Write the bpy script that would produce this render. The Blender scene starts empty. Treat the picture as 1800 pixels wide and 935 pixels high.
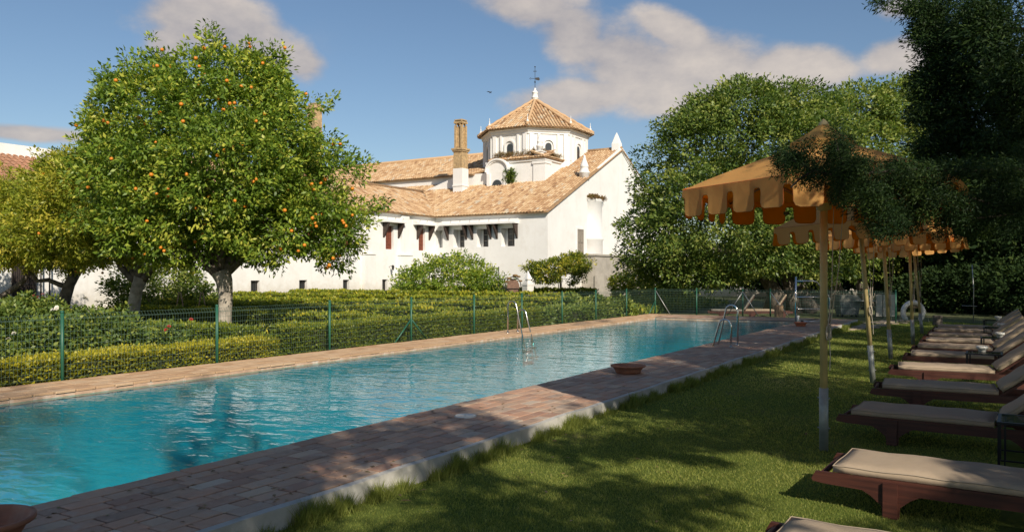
import bpy, math, random
import numpy as np
from mathutils import Vector, Matrix
R = math.radians
rng = np.random.default_rng(7)
random.seed(7)
sc = bpy.context.scene
C = sc.collection

# ---------------------------------------------------------------- camera, sky, sun
# world: +Y runs along the pool, +X to its right, z = 0 is the top of the pool deck
EYE = 1.6
FPX = 1400.0                       # focal length in photograph pixels (1800 wide)
YAW = R(31.4)
HORY = 482.0
cam = bpy.data.cameras.new('camera')
cam_o = bpy.data.objects.new('camera', cam)
C.objects.link(cam_o)
cam_o.location = (0, 0, EYE)
cam_o.rotation_euler = (R(90), 0, YAW)
cam.sensor_width = 36
cam.lens = 36 * FPX / 1800
cam.shift_y = (HORY - 467.5) / 1800
cam.clip_end = 5000
cam.clip_start = 0.05
sc.camera = cam_o

SUN_H = Vector((0.80, -0.60, 0)).normalized()       # horizontal direction towards the sun
SUN_EL = R(33)
TOSUN = Vector((SUN_H.x * math.cos(SUN_EL), SUN_H.y * math.cos(SUN_EL), math.sin(SUN_EL)))
sun = bpy.data.lights.new('sun', 'SUN')
sun.energy = 4.0
sun.angle = R(0.53)
sun.color = (1.0, 0.90, 0.76)
sun_o = bpy.data.objects.new('sun', sun)
sun_o.rotation_euler = (-TOSUN).to_track_quat('-Z', 'Y').to_euler()
sun_o.location = (0, 0, 60)
C.objects.link(sun_o)

sc.view_settings.view_transform = 'Standard'
sc.view_settings.look = 'None'
sc.view_settings.exposure = 0.40
sc.view_settings.gamma = 1.0
sc.cycles.max_bounces = 7
sc.cycles.diffuse_bounces = 3
sc.cycles.glossy_bounces = 3
sc.cycles.transmission_bounces = 4
sc.cycles.transparent_max_bounces = 8
sc.cycles.caustics_reflective = False
sc.cycles.caustics_refractive = False

cy, sy = math.cos(YAW), math.sin(YAW)
def cam2w(r, d, z=0.0):
    return Vector((cy * r - sy * d, sy * r + cy * d, z))
def G(px, py, z=0.0):
    """the point of the level plane z that the photograph shows at px, py"""
    d = (EYE - z) * FPX / (py - HORY)
    return cam2w((px - 900) / FPX * d, d, z)
def D(px, py, d):
    """the point at depth d metres that the photograph shows at px, py"""
    return cam2w((px - 900) / FPX * d, d, EYE + (HORY - py) / FPX * d)

w = bpy.data.worlds.new('World')
sc.world = w
w.use_nodes = True
nt = w.node_tree
nt.nodes.clear()
def N(t, typ, **kw):
    n = t.nodes.new(typ)
    for k, v in kw.items():
        setattr(n, k, v)
    return n
def wmath(op, a, b=None, c=None):
    n = N(nt, 'ShaderNodeMath', operation=op)
    for i, v in enumerate((a, b, c)):
        if v is None: continue
        if isinstance(v, (int, float)): n.inputs[i].default_value = v
        else: nt.links.new(v, n.inputs[i])
    return n.outputs[0]
sky = N(nt, 'ShaderNodeTexSky', sky_type='NISHITA')
sky.sun_disc = False
sky.sun_elevation = SUN_EL
sky.sun_rotation = math.atan2(SUN_H.x, SUN_H.y)
sky.air_density = 1.0
sky.dust_density = 0.6
sky.ozone_density = 2.0
geo = N(nt, 'ShaderNodeTexCoord')
dirv = geo.outputs['Generated']
# two big soft clouds and a few thin ones: (px, py, half width, half height, tilt)
BLOBS = [(345, 30, 85, 70, 0), (430, 62, 105, 55, -28), (520, 105, 55, 34, -20), (300, 75, 40, 32, 0),
         (930, 8, 95, 45, -10), (1010, 60, 95, 55, -38), (1110, 110, 125, 66, -20), (1230, 118, 120, 60, -5),
         (1010, 172, 110, 34, 6), (1380, 125, 110, 42, 0), (1190, 60, 80, 30, -25),
         (1590, 95, 60, 32, 0), (1585, 15, 45, 24, 0), (40, 234, 110, 13, 0), (1180, 165, 90, 40, 0)]
best = None
for (px, py, rw, rh, tilt) in BLOBS:
    c = cam2w((px - 900), FPX, (HORY - py)).normalized()
    up = Vector((0, 0, 1))
    rt = c.cross(up).normalized()
    u2 = rt.cross(c).normalized()
    ct, st = math.cos(R(tilt)), math.sin(R(tilt))
    a_ = (rt * ct + u2 * st) * (FPX / rw)
    b_ = (u2 * ct - rt * st) * (FPX / rh)
    sub = N(nt, 'ShaderNodeVectorMath', operation='SUBTRACT')
    nt.links.new(dirv, sub.inputs[0]); sub.inputs[1].default_value = c
    acc = None
    for v in (a_, b_, c * 6):
        dt = N(nt, 'ShaderNodeVectorMath', operation='DOT_PRODUCT')
        nt.links.new(sub.outputs[0], dt.inputs[0]); dt.inputs[1].default_value = v
        s = wmath('MULTIPLY', dt.outputs['Value'], dt.outputs['Value'])
        acc = s if acc is None else wmath('ADD', acc, s)
    t = wmath('SUBTRACT', 1.0, wmath('SQRT', acc))
    best = t if best is None else wmath('SMOOTH_MAX', best, t, 0.25)
mapn = N(nt, 'ShaderNodeMapping')
mapn.inputs['Scale'].default_value = (1, 1, 1.7)
nt.links.new(dirv, mapn.inputs[0])
nz = N(nt, 'ShaderNodeTexNoise'); nz.inputs['Scale'].default_value = 8.0; nz.inputs['Detail'].default_value = 9; nz.inputs['Roughness'].default_value = 0.60
nt.links.new(mapn.outputs[0], nz.inputs['Vector'])
nz2 = N(nt, 'ShaderNodeTexNoise'); nz2.inputs['Scale'].default_value = 2.6; nz2.inputs['Detail'].default_value = 5; nz2.inputs['Roughness'].default_value = 0.6
nt.links.new(mapn.outputs[0], nz2.inputs['Vector'])
nn = wmath('MULTIPLY', wmath('SUBTRACT', nz.outputs['Fac'], 0.5), 1.9)
dens = wmath('ADD', wmath('MAXIMUM', best, -0.9), nn)
mr = N(nt, 'ShaderNodeMapRange', interpolation_type='SMOOTHSTEP')
nt.links.new(dens, mr.inputs[0]); mr.inputs[1].default_value = -0.20; mr.inputs[2].default_value = 0.45; mr.inputs[4].default_value = 0.9
thin = N(nt, 'ShaderNodeMapRange', interpolation_type='SMOOTHSTEP')
nt.links.new(nz2.outputs['Fac'], thin.inputs[0]); thin.inputs[1].default_value = 0.5; thin.inputs[2].default_value = 0.85; thin.inputs[4].default_value = 0.30
cov = wmath('MAXIMUM', mr.outputs[0], thin.outputs[0])
# cloud colour: lit tops, greyer bellies
cc = N(nt, 'ShaderNodeMix', data_type='RGBA')
cc.inputs[6].default_value = (3.4, 3.2, 3.35, 1)
cc.inputs[7].default_value = (6.2, 5.45, 4.8, 1)
shade = N(nt, 'ShaderNodeMapRange')
nt.links.new(wmath('ADD', nz.outputs['Fac'], wmath('MULTIPLY', best, 0.12)), shade.inputs[0])
shade.inputs[1].default_value = 0.40; shade.inputs[2].default_value = 0.72
nt.links.new(shade.outputs[0], cc.inputs[0])
hs = N(nt, 'ShaderNodeHueSaturation'); hs.inputs['Saturation'].default_value = 1.05; hs.inputs['Value'].default_value = 0.85
nt.links.new(sky.outputs[0], hs.inputs['Color'])
mx = N(nt, 'ShaderNodeMix', data_type='RGBA')
nt.links.new(cov, mx.inputs[0]); nt.links.new(hs.outputs[0], mx.inputs[6]); nt.links.new(cc.outputs[2], mx.inputs[7])
bg = N(nt, 'ShaderNodeBackground'); bg.inputs['Strength'].default_value = 0.085
nt.links.new(mx.outputs[2], bg.inputs['Color'])
wo = N(nt, 'ShaderNodeOutputWorld')
nt.links.new(bg.outputs[0], wo.inputs['Surface'])

# ---------------------------------------------------------------- materials
MATS = {}
def new_mat(name):
    m = bpy.data.materials.new(name); m.use_nodes = True
    MATS[name] = m
    t = m.node_tree
    return m, t, t.nodes['Principled BSDF']
def col(c):
    return (c[0], c[1], c[2], 1.0)
def ramp(t, fac, stops):
    r = N(t, 'ShaderNodeValToRGB')
    e = r.color_ramp.elements
    while len(e) < len(stops): e.new(0.5)
    for i, (p, c) in enumerate(stops):
        e[i].position = p; e[i].color = col(c)
    t.links.new(fac, r.inputs[0])
    return r.outputs[0]
def noise(t, scale, detail=4, rough=0.55, vec=None, dist=0.0, obj=True):
    n = N(t, 'ShaderNodeTexNoise'); n.inputs['Scale'].default_value = scale; n.inputs['Detail'].default_value = detail
    n.inputs['Roughness'].default_value = rough; n.inputs['Distortion'].default_value = dist
    if vec is None:
        g = N(t, 'ShaderNodeTexCoord'); vec = g.outputs['Object']
    t.links.new(vec, n.inputs['Vector'])
    return n.outputs['Fac']
def mixc(t, fac, a, b, mode='MIX'):
    m = N(t, 'ShaderNodeMix', data_type='RGBA', blend_type=mode)
    for i, v in ((0, fac), (6, a), (7, b)):
        if hasattr(v, 'is_linked') or hasattr(v, 'links'): t.links.new(v, m.inputs[i])
        else: m.inputs[i].default_value = v if i == 0 else col(v)
    return m.outputs[2]
def tmath(t, op, a, b=None):
    n = N(t, 'ShaderNodeMath', operation=op)
    for i, v in enumerate((a, b)):
        if v is None: continue
        if isinstance(v, (int, float)): n.inputs[i].default_value = v
        else: t.links.new(v, n.inputs[i])
    return n.outputs[0]
def bump(t, bsdf, h, strength=0.3, dist=0.01):
    b = N(t, 'ShaderNodeBump'); b.inputs['Strength'].default_value = strength; b.inputs['Distance'].default_value = dist
    t.links.new(h, b.inputs['Height']); t.links.new(b.outputs[0], bsdf.inputs['Normal'])
    return b
def simple(name, c, rough=0.6, metal=0.0, var=0.12, nscale=6.0, bmp=0.0, bscale=60.0, bdist=0.003, dirt=None, dscale=1.5):
    m, t, b = new_mat(name)
    f = noise(t, nscale, 5)
    c2 = tuple(max(0, x * (1 - var * 2)) for x in c); c3 = tuple(min(1, x * (1 + var)) for x in c)
    o = ramp(t, f, [(0.3, c2), (0.7, c3)])
    if dirt:
        d = noise(t, dscale, 8, 0.65)
        mrn = N(t, 'ShaderNodeMapRange'); mrn.inputs[1].default_value = 0.52; mrn.inputs[2].default_value = 0.72
        t.links.new(d, mrn.inputs[0])
        o = mixc(t, tmath(t, 'MULTIPLY', mrn.outputs[0], dirt[3]), o, dirt[:3])
    t.links.new(o, b.inputs['Base Color'])
    b.inputs['Roughness'].default_value = rough; b.inputs['Metallic'].default_value = metal
    if bmp: bump(t, b, noise(t, bscale, 4), bmp, bdist)
    return m
def leaf_mat(name, stops, trans=0.35, rough=0.45, spec=0.35, tcol=(1.15, 1.2, 0.55)):
    m, t, b = new_mat(name)
    a = N(t, 'ShaderNodeAttribute', attribute_name='tint')
    o = ramp(t, a.outputs['Fac'], stops)
    t.links.new(o, b.inputs['Base Color'])
    b.inputs['Roughness'].default_value = rough
    b.inputs['Specular IOR Level'].default_value = spec
    tr = N(t, 'ShaderNodeBsdfTranslucent')
    tc = mixc(t, 1.0, o, tcol, 'MULTIPLY')
    t.links.new(tc, tr.inputs['Color'])
    ms = N(t, 'ShaderNodeMixShader'); ms.inputs[0].default_value = trans
    t.links.new(b.outputs[0], ms.inputs[1]); t.links.new(tr.outputs[0], ms.inputs[2])
    t.links.new(ms.outputs[0], t.nodes['Material Output'].inputs['Surface'])
    return m

leaf_mat('orange_leaf', [(0.0, (0.0908, 0.1548, 0.0219)), (0.45, (0.1715, 0.273, 0.0343)), (0.8, (0.3329, 0.4094, 0.0499)), (1.0, (0.5445, 0.546, 0.0857))], 0.36)
leaf_mat('orange_leaf_pale', [(0.0, (0.1281, 0.1756, 0.0188)), (0.45, (0.2561, 0.3033, 0.0314)), (0.8, (0.4206, 0.4151, 0.0439)), (1.0, (0.5853, 0.5109, 0.0753))], 0.38)
leaf_mat('carob_leaf', [(0.0, (0.0559, 0.1026, 0.022)), (0.5, (0.149, 0.2215, 0.042)), (0.8, (0.2483, 0.3032, 0.06)), (1.0, (0.3476, 0.3731, 0.09))], 0.36, tcol=(1.05, 1.15, 0.6))
leaf_mat('conifer_leaf', [(0.0, (0.0117, 0.0281, 0.0088)), (0.6, (0.0218, 0.0484, 0.0126)), (1.0, (0.0468, 0.078, 0.0139))], 0.2, 0.6, 0.2)
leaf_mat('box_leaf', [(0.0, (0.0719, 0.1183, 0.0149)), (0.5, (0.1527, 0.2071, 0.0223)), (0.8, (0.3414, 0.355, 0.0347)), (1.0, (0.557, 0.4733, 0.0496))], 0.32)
leaf_mat('gold_leaf', [(0.0, (0.0773, 0.1118, 0.0124)), (0.4, (0.2061, 0.236, 0.0207)), (0.75, (0.4637, 0.4223, 0.031)), (1.0, (0.6182, 0.5216, 0.0517))], 0.32)
leaf_mat('rose_leaf', [(0.0, (0.0616, 0.104, 0.0259)), (0.5, (0.1232, 0.192, 0.0403)), (1.0, (0.2992, 0.336, 0.0576))], 0.28)
leaf_mat('dark_leaf', [(0.0, (0.016, 0.032, 0.011)), (0.6, (0.030, 0.058, 0.016)), (1.0, (0.065, 0.095, 0.022))], 0.18, 0.7, 0.12)
leaf_mat('grass_blade', [(0.0, (0.0966, 0.1412, 0.0316)), (0.5, (0.2834, 0.3164, 0.0735)), (0.85, (0.438, 0.4237, 0.1243)), (1.0, (0.6, 0.4972, 0.226))], 0.45, 0.55, 0.2)
leaf_mat('dry_weed', [(0.0, (0.16, 0.10, 0.045)), (0.6, (0.30, 0.19, 0.08)), (1.0, (0.20, 0.20, 0.06))], 0.25)
simple('bark', (0.15, 0.125, 0.10), 0.85, var=0.35, nscale=7, bmp=0.8, bscale=25, bdist=0.02)
simple('whitewashed_bark', (0.42, 0.37, 0.30), 0.85, var=0.25, nscale=5, bmp=0.8, bscale=22, bdist=0.02, dirt=(0.12, 0.10, 0.075, 0.8), dscale=2.2)
simple('orange_skin', (0.72, 0.24, 0.015), 0.4, var=0.15, nscale=9)
simple('hedge_twigs', (0.032, 0.040, 0.014), 0.9, var=0.4, nscale=9)
simple('petal_white', (0.75, 0.70, 0.60), 0.6, var=0.05)
simple('petal_pink', (0.62, 0.17, 0.14), 0.6, var=0.1)
simple('petal_red', (0.45, 0.04, 0.03), 0.6, var=0.1)

# whitewashed wall: old limewash with faint stains and a rough hand-trowelled relief
m, t, b = new_mat('limewash')
f1 = noise(t, 0.5, 6, 0.6); f2 = noise(t, 3.0, 6, 0.65)
o = ramp(t, f1, [(0.3, (0.76, 0.745, 0.71)), (0.7, (0.84, 0.83, 0.80))])
tcn = N(t, 'ShaderNodeTexCoord'); mp = N(t, 'ShaderNodeMapping'); mp.inputs['Scale'].default_value = (1.6, 1.6, 0.16)
t.links.new(tcn.outputs['Object'], mp.inputs[0])
st = noise(t, 1.0, 6, 0.6, mp.outputs[0])
mr1 = N(t, 'ShaderNodeMapRange'); mr1.inputs[1].default_value = 0.56; mr1.inputs[2].default_value = 0.80; mr1.inputs[4].default_value = 0.35
t.links.new(st, mr1.inputs[0])
o = mixc(t, mr1.outputs[0], o, (0.60, 0.54, 0.45))
gp_ = N(t, 'ShaderNodeNewGeometry'); sx3 = N(t, 'ShaderNodeSeparateXYZ'); t.links.new(gp_.outputs['Position'], sx3.inputs[0])
mrb = N(t, 'ShaderNodeMapRange', interpolation_type='SMOOTHSTEP'); t.links.new(tmath(t, 'ADD', sx3.outputs['Z'], tmath(t, 'MULTIPLY', f2, -1.6)), mrb.inputs[0])
mrb.inputs[1].default_value = 0.6; mrb.inputs[2].default_value = -0.6; mrb.inputs[4].default_value = 0.55
o = mixc(t, mrb.outputs[0], o, (0.52, 0.46, 0.36))
pat = N(t, 'ShaderNodeMapRange'); t.links.new(noise(t, 0.9, 7, 0.65), pat.inputs[0]); pat.inputs[1].default_value = 0.55; pat.inputs[2].default_value = 0.62; pat.inputs[4].default_value = 0.22
o = mixc(t, pat.outputs[0], o, (0.66, 0.62, 0.55))
t.links.new(o, b.inputs['Base Color']); b.inputs['Roughness'].default_value = 0.9
bump(t, b, tmath(t, 'ADD', f2, noise(t, 0.8, 3)), 0.35, 0.025)
simple('shaded_plaster', (0.42, 0.385, 0.33), 0.9, var=0.10, nscale=1.2, bmp=0.4, bscale=3, bdist=0.04, dirt=(0.25, 0.21, 0.16, 0.6))  # on the lean-to this grey puts the big tree's shade into the colour
# clay roof tiles
m, t, b = new_mat('roof_tile')
a = N(t, 'ShaderNodeAttribute', attribute_name='tint')
o = ramp(t, a.outputs['Fac'], [(0.0, (0.27, 0.15, 0.08)), (0.3, (0.45, 0.275, 0.145)), (0.6, (0.57, 0.385, 0.215)), (0.85, (0.66, 0.49, 0.30)), (1.0, (0.52, 0.45, 0.34))])
pn = noise(t, 0.55, 6, 0.65)
mrp = N(t, 'ShaderNodeMapRange'); mrp.inputs[1].default_value = 0.5; mrp.inputs[2].default_value = 0.75; mrp.inputs[4].default_value = 0.5
t.links.new(pn, mrp.inputs[0])
o = mixc(t, mrp.outputs[0], o, (0.40, 0.22, 0.10))
t.links.new(o, b.inputs['Base Color']); b.inputs['Roughness'].default_value = 0.9
simple('roof_deck', (0.40, 0.25, 0.13), 0.95, var=0.2, nscale=4)
simple('red_roof_tile', (0.42, 0.22, 0.13), 0.9, var=0.15, nscale=3)
simple('old_brick', (0.50, 0.35, 0.18), 0.9, var=0.22, nscale=5, bmp=0.5, bscale=14, bdist=0.03, dirt=(0.28, 0.22, 0.15, 0.7), dscale=3)
simple('dark_wood', (0.055, 0.036, 0.028), 0.7, var=0.2)
simple('shutter_red', (0.25, 0.075, 0.04), 0.7, var=0.2)
simple('iron', (0.035, 0.033, 0.032), 0.6, 0.3, var=0.1)
m, t, b = new_mat('window_glass')
b.inputs['Base Color'].default_value = (0.05, 0.055, 0.055, 1); b.inputs['Roughness'].default_value = 0.12
simple('glazing_bar', (0.30, 0.26, 0.21), 0.7)

# deck tiles: weathered terracotta, each its own tint (attribute) and its own object random
m, t, b = new_mat('deck_tile')
a = N(t, 'ShaderNodeAttribute', attribute_name='tint')
oi = N(t, 'ShaderNodeObjectInfo')
mixr = tmath(t, 'FRACT', tmath(t, 'ADD', a.outputs['Fac'], oi.outputs['Random']))
g = N(t, 'ShaderNodeNewGeometry')
o = ramp(t, mixr, [(0.0, (0.38, 0.205, 0.135)), (0.25, (0.50, 0.32, 0.21)), (0.5, (0.54, 0.29, 0.18)), (0.7, (0.58, 0.42, 0.29)), (0.85, (0.32, 0.19, 0.13)), (1.0, (0.60, 0.49, 0.37))])
f1 = noise(t, 5.5, 8, 0.7, g.outputs['Position']); f2 = noise(t, 38, 5, 0.7, g.outputs['Position'])
mrd = N(t, 'ShaderNodeMapRange'); mrd.inputs[1].default_value = 0.50; mrd.inputs[2].default_value = 0.66; mrd.inputs[4].default_value = 0.75
t.links.new(f1, mrd.inputs[0])
o = mixc(t, mrd.outputs[0], o, (0.47, 0.37, 0.29))
mre = N(t, 'ShaderNodeMapRange'); mre.inputs[1].default_value = 0.54; mre.inputs[2].default_value = 0.70; mre.inputs[4].default_value = 0.6
t.links.new(noise(t, 2.3, 8, 0.7, g.outputs['Position']), mre.inputs[0])
o = mixc(t, mre.outputs[0], o, (0.13, 0.105, 0.08))
o = mixc(t, tmath(t, 'MULTIPLY', f2, 0.35), o, (0.20, 0.14, 0.10))
t.links.new(o, b.inputs['Base Color']); b.inputs['Roughness'].default_value = 0.72
bump(t, b, tmath(t, 'ADD', f1, f2), 0.5, 0.006)
# sunny far-side deck, smoother sandy terracotta
m, t, b = new_mat('sand_tile')
a = N(t, 'ShaderNodeAttribute', attribute_name='tint')
g = N(t, 'ShaderNodeNewGeometry')
o = ramp(t, a.outputs['Fac'], [(0.0, (0.42, 0.255, 0.145)), (0.5, (0.54, 0.365, 0.215)), (1.0, (0.60, 0.44, 0.285))])
f1 = noise(t, 4, 7, 0.65, g.outputs['Position'])
o = mixc(t, tmath(t, 'MULTIPLY', f1, 0.6), o, (0.50, 0.31, 0.17))
t.links.new(o, b.inputs['Base Color']); b.inputs['Roughness'].default_value = 0.8
bump(t, b, f1, 0.4, 0.006)
simple('mortar', (0.085, 0.068, 0.052), 0.95, var=0.3, nscale=20, bmp=0.6, bscale=90)
simple('curb_plaster', (0.50, 0.48, 0.43), 0.9, var=0.12, nscale=2.5, bmp=0.5, bscale=12, bdist=0.012, dirt=(0.20, 0.19, 0.14, 0.75), dscale=2.2)
simple('pool_lip', (0.55, 0.37, 0.25), 0.7, var=0.1, nscale=8, dirt=(0.66, 0.60, 0.52, 0.8), dscale=4)
# pool shell: pale blue plaster tiles
m, t, b = new_mat('pool_shell')
f1 = noise(t, 0.7, 4)
o = ramp(t, f1, [(0.3, (0.03, 0.32, 0.40)), (0.7, (0.045, 0.41, 0.48))])
t.links.new(o, b.inputs['Base Color']); b.inputs['Roughness'].default_value = 0.6
# water: clear, with light absorbed on the way, and wind ripples
m, t, b = new_mat('pool_water')
t.nodes.remove(b)
g = N(t, 'ShaderNodeNewGeometry')
mp = N(t, 'ShaderNodeMapping'); mp.inputs['Rotation'].default_value = (0, 0, R(-31)); mp.inputs['Scale'].default_value = (0.55, 1.0, 1)
t.links.new(g.outputs['Position'], mp.inputs[0])
w1 = noise(t, 5.2, 2, 0.5, mp.outputs[0], 0.6); w2 = noise(t, 1.7, 2, 0.5, mp.outputs[0], 0.5); w3 = noise(t, 16, 2, 0.5, mp.outputs[0])
hh = tmath(t, 'ADD', tmath(t, 'MULTIPLY', w1, 0.0115), tmath(t, 'ADD', tmath(t, 'MULTIPLY', w2, 0.019), tmath(t, 'MULTIPLY', w3, 0.0018)))
bp = N(t, 'ShaderNodeBump'); bp.inputs['Strength'].default_value = 1.0; bp.inputs['Distance'].default_value = 1.0
t.links.new(hh, bp.inputs['Height'])
dn = N(t, 'ShaderNodeVectorMath', operation='DOT_PRODUCT')      # Schlick reflectance, the same from above and below: refraction lets the sun in
t.links.new(g.outputs['Incoming'], dn.inputs[0]); t.links.new(bp.outputs[0], dn.inputs[1])
inv = tmath(t, 'SUBTRACT', 1.0, tmath(t, 'MINIMUM', tmath(t, 'ABSOLUTE', dn.outputs['Value']), 1.0))
frs = tmath(t, 'ADD', 0.02, tmath(t, 'MULTIPLY', tmath(t, 'POWER', inv, 5.0), 0.98))
gl = N(t, 'ShaderNodeBsdfGlossy'); gl.inputs['Roughness'].default_value = 0.03; t.links.new(bp.outputs[0], gl.inputs['Normal'])
tr = N(t, 'ShaderNodeBsdfTransparent'); tr.inputs['Color'].default_value = (0.33, 0.86, 0.93, 1)
ms = N(t, 'ShaderNodeMixShader')
t.links.new(frs, ms.inputs[0]); t.links.new(tr.outputs[0], ms.inputs[1]); t.links.new(gl.outputs[0], ms.inputs[2])
t.links.new(ms.outputs[0], t.nodes['Material Output'].inputs['Surface'])

# lawn soil under the blades, garden soil
m, t, b = new_mat('lawn_soil')
g = N(t, 'ShaderNodeNewGeometry')
f1 = noise(t, 1.1, 6, 0.6, g.outputs['Position']); f2 = noise(t, 30, 4, 0.7, g.outputs['Position'])
o = ramp(t, f1, [(0.3, (0.12, 0.17, 0.03)), (0.62, (0.17, 0.21, 0.045)), (0.75, (0.23, 0.20, 0.085))])
o = mixc(t, tmath(t, 'MULTIPLY', f2, 0.6), o, (0.040, 0.060, 0.014))
t.links.new(o, b.inputs['Base Color']); b.inputs['Roughness'].default_value = 1.0
b.inputs['Specular IOR Level'].default_value = 0.05
bump(t, b, f2, 0.8, 0.03)
m, t, b = new_mat('garden_soil')
g = N(t, 'ShaderNodeNewGeometry')
f1 = noise(t, 0.35, 7, 0.6, g.outputs['Position']); f2 = noise(t, 6, 6, 0.7, g.outputs['Position'])
o = ramp(t, f1, [(0.35, (0.055, 0.080, 0.018)), (0.55, (0.10, 0.115, 0.030)), (0.75, (0.19, 0.14, 0.085))])
o = mixc(t, tmath(t, 'MULTIPLY', f2, 0.6), o, (0.05, 0.06, 0.02))
t.links.new(o, b.inputs['Base Color']); b.inputs['Roughness'].default_value = 1.0
bump(t, b, f2, 0.7, 0.05)
simple('path_stone', (0.36, 0.29, 0.22), 0.9, var=0.15, nscale=3, bmp=0.5, bscale=20, bdist=0.01)

simple('fence_green', (0.018, 0.105, 0.062), 0.45, var=0.08)
simple('fence_wire', (0.10, 0.17, 0.13), 0.5, 0.2, var=0.1)
simple('steel', (0.62, 0.60, 0.57), 0.22, 1.0, var=0.04)
simple('galvanised', (0.42, 0.42, 0.40), 0.5, 0.7, var=0.12)
simple('terracotta', (0.30, 0.125, 0.07), 0.8, var=0.12, nscale=5, bmp=0.3, bscale=30, dirt=(0.36, 0.24, 0.17, 0.5), dscale=6)
simple('bright_terracotta', (0.46, 0.15, 0.07), 0.8, var=0.12)
m, t, b = new_mat('lounger_wood')
tcn = N(t, 'ShaderNodeTexCoord'); mp = N(t, 'ShaderNodeMapping'); mp.inputs['Scale'].default_value = (1.2, 26, 26)
t.links.new(tcn.outputs['Object'], mp.inputs[0])
o = ramp(t, noise(t, 1.5, 5, 0.6, mp.outputs[0], 0.4), [(0.3, (0.038, 0.012, 0.008)), (0.7, (0.10, 0.031, 0.019))])
t.links.new(o, b.inputs['Base Color']); b.inputs['Roughness'].default_value = 0.5
m, t, b = new_mat('cushion_cloth')
o = ramp(t, noise(t, 3, 5, 0.6), [(0.3, (0.37, 0.285, 0.195)), (0.7, (0.43, 0.335, 0.235))])
t.links.new(o, b.inputs['Base Color']); b.inputs['Roughness'].default_value = 0.95
wv = N(t, 'ShaderNodeTexCoord')
bump(t, b, tmath(t, 'ADD', noise(t, 420, 2), tmath(t, 'MULTIPLY', noise(t, 5, 3), 6.0)), 0.4, 0.004)
simple('cushion_piping', (0.36, 0.29, 0.21), 0.9, var=0.05)
# canopy cloth: mustard outside, orange inside, thin enough to glow
def cloth(name, c, tc, trans):
    m, t, b = new_mat(name)
    o = ramp(t, noise(t, 2.2, 5), [(0.3, tuple(x * 0.9 for x in c)), (0.7, c)])
    t.links.new(o, b.inputs['Base Color']); b.inputs['Roughness'].default_value = 0.95
    b.inputs['Specular IOR Level'].default_value = 0.1
    trn = N(t, 'ShaderNodeBsdfTranslucent'); trn.inputs['Color'].default_value = col(tc)
    ms = N(t, 'ShaderNodeMixShader'); ms.inputs[0].default_value = trans
    t.links.new(b.outputs[0], ms.inputs[1]); t.links.new(trn.outputs[0], ms.inputs[2])
    t.links.new(ms.outputs[0], t.nodes['Material Output'].inputs['Surface'])
    bump(t, b, tmath(t, 'ADD', noise(t, 300, 2), tmath(t, 'MULTIPLY', noise(t, 4, 3), 8.0)), 0.35, 0.004)
cloth('canopy_cloth', (0.68, 0.42, 0.14), (1.0, 0.52, 0.10), 0.42)
cloth('canopy_lining', (0.80, 0.27, 0.02), (1.0, 0.45, 0.04), 0.55)
simple('canopy_trim', (0.42, 0.10, 0.02), 0.9, var=0.05)
simple('pole_paint', (0.55, 0.43, 0.20), 0.55, var=0.10, nscale=5, dirt=(0.42, 0.30, 0.14, 0.5), dscale=4)
simple('pole_sleeve', (0.30, 0.32, 0.30), 0.5, 0.3, var=0.12, nscale=8, dirt=(0.16, 0.15, 0.12, 0.6), dscale=5)
simple('rope', (0.50, 0.45, 0.36), 0.9, var=0.1)
simple('black_metal', (0.015, 0.016, 0.018), 0.4, 0.4, var=0.1)
m, t, b = new_mat('table_glass')
b.inputs['Base Color'].default_value = (0.03, 0.045, 0.035, 1); b.inputs['Roughness'].default_value = 0.06
b.inputs['Alpha'].default_value = 0.55
simple('porcelain', (0.62, 0.61, 0.56), 0.3, var=0.03)
simple('ring_white', (0.72, 0.71, 0.68), 0.5, var=0.04, dirt=(0.4, 0.38, 0.33, 0.4))
simple('grey_canvas', (0.20, 0.19, 0.16), 0.9, var=0.1)
simple('grey_plastic', (0.10, 0.115, 0.125), 0.6, var=0.1)
simple('pale_panel', (0.38, 0.36, 0.31), 0.8, var=0.1)
simple('raw_wood', (0.33, 0.22, 0.12), 0.8, var=0.2, nscale=9)
simple('rusty_panel', (0.22, 0.13, 0.09), 0.9, var=0.2)
simple('dark_bark', (0.035, 0.026, 0.019), 0.95, var=0.3, nscale=14, bmp=0.6, bscale=50)
simple('bird_black', (0.02, 0.02, 0.02), 0.8)

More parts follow.
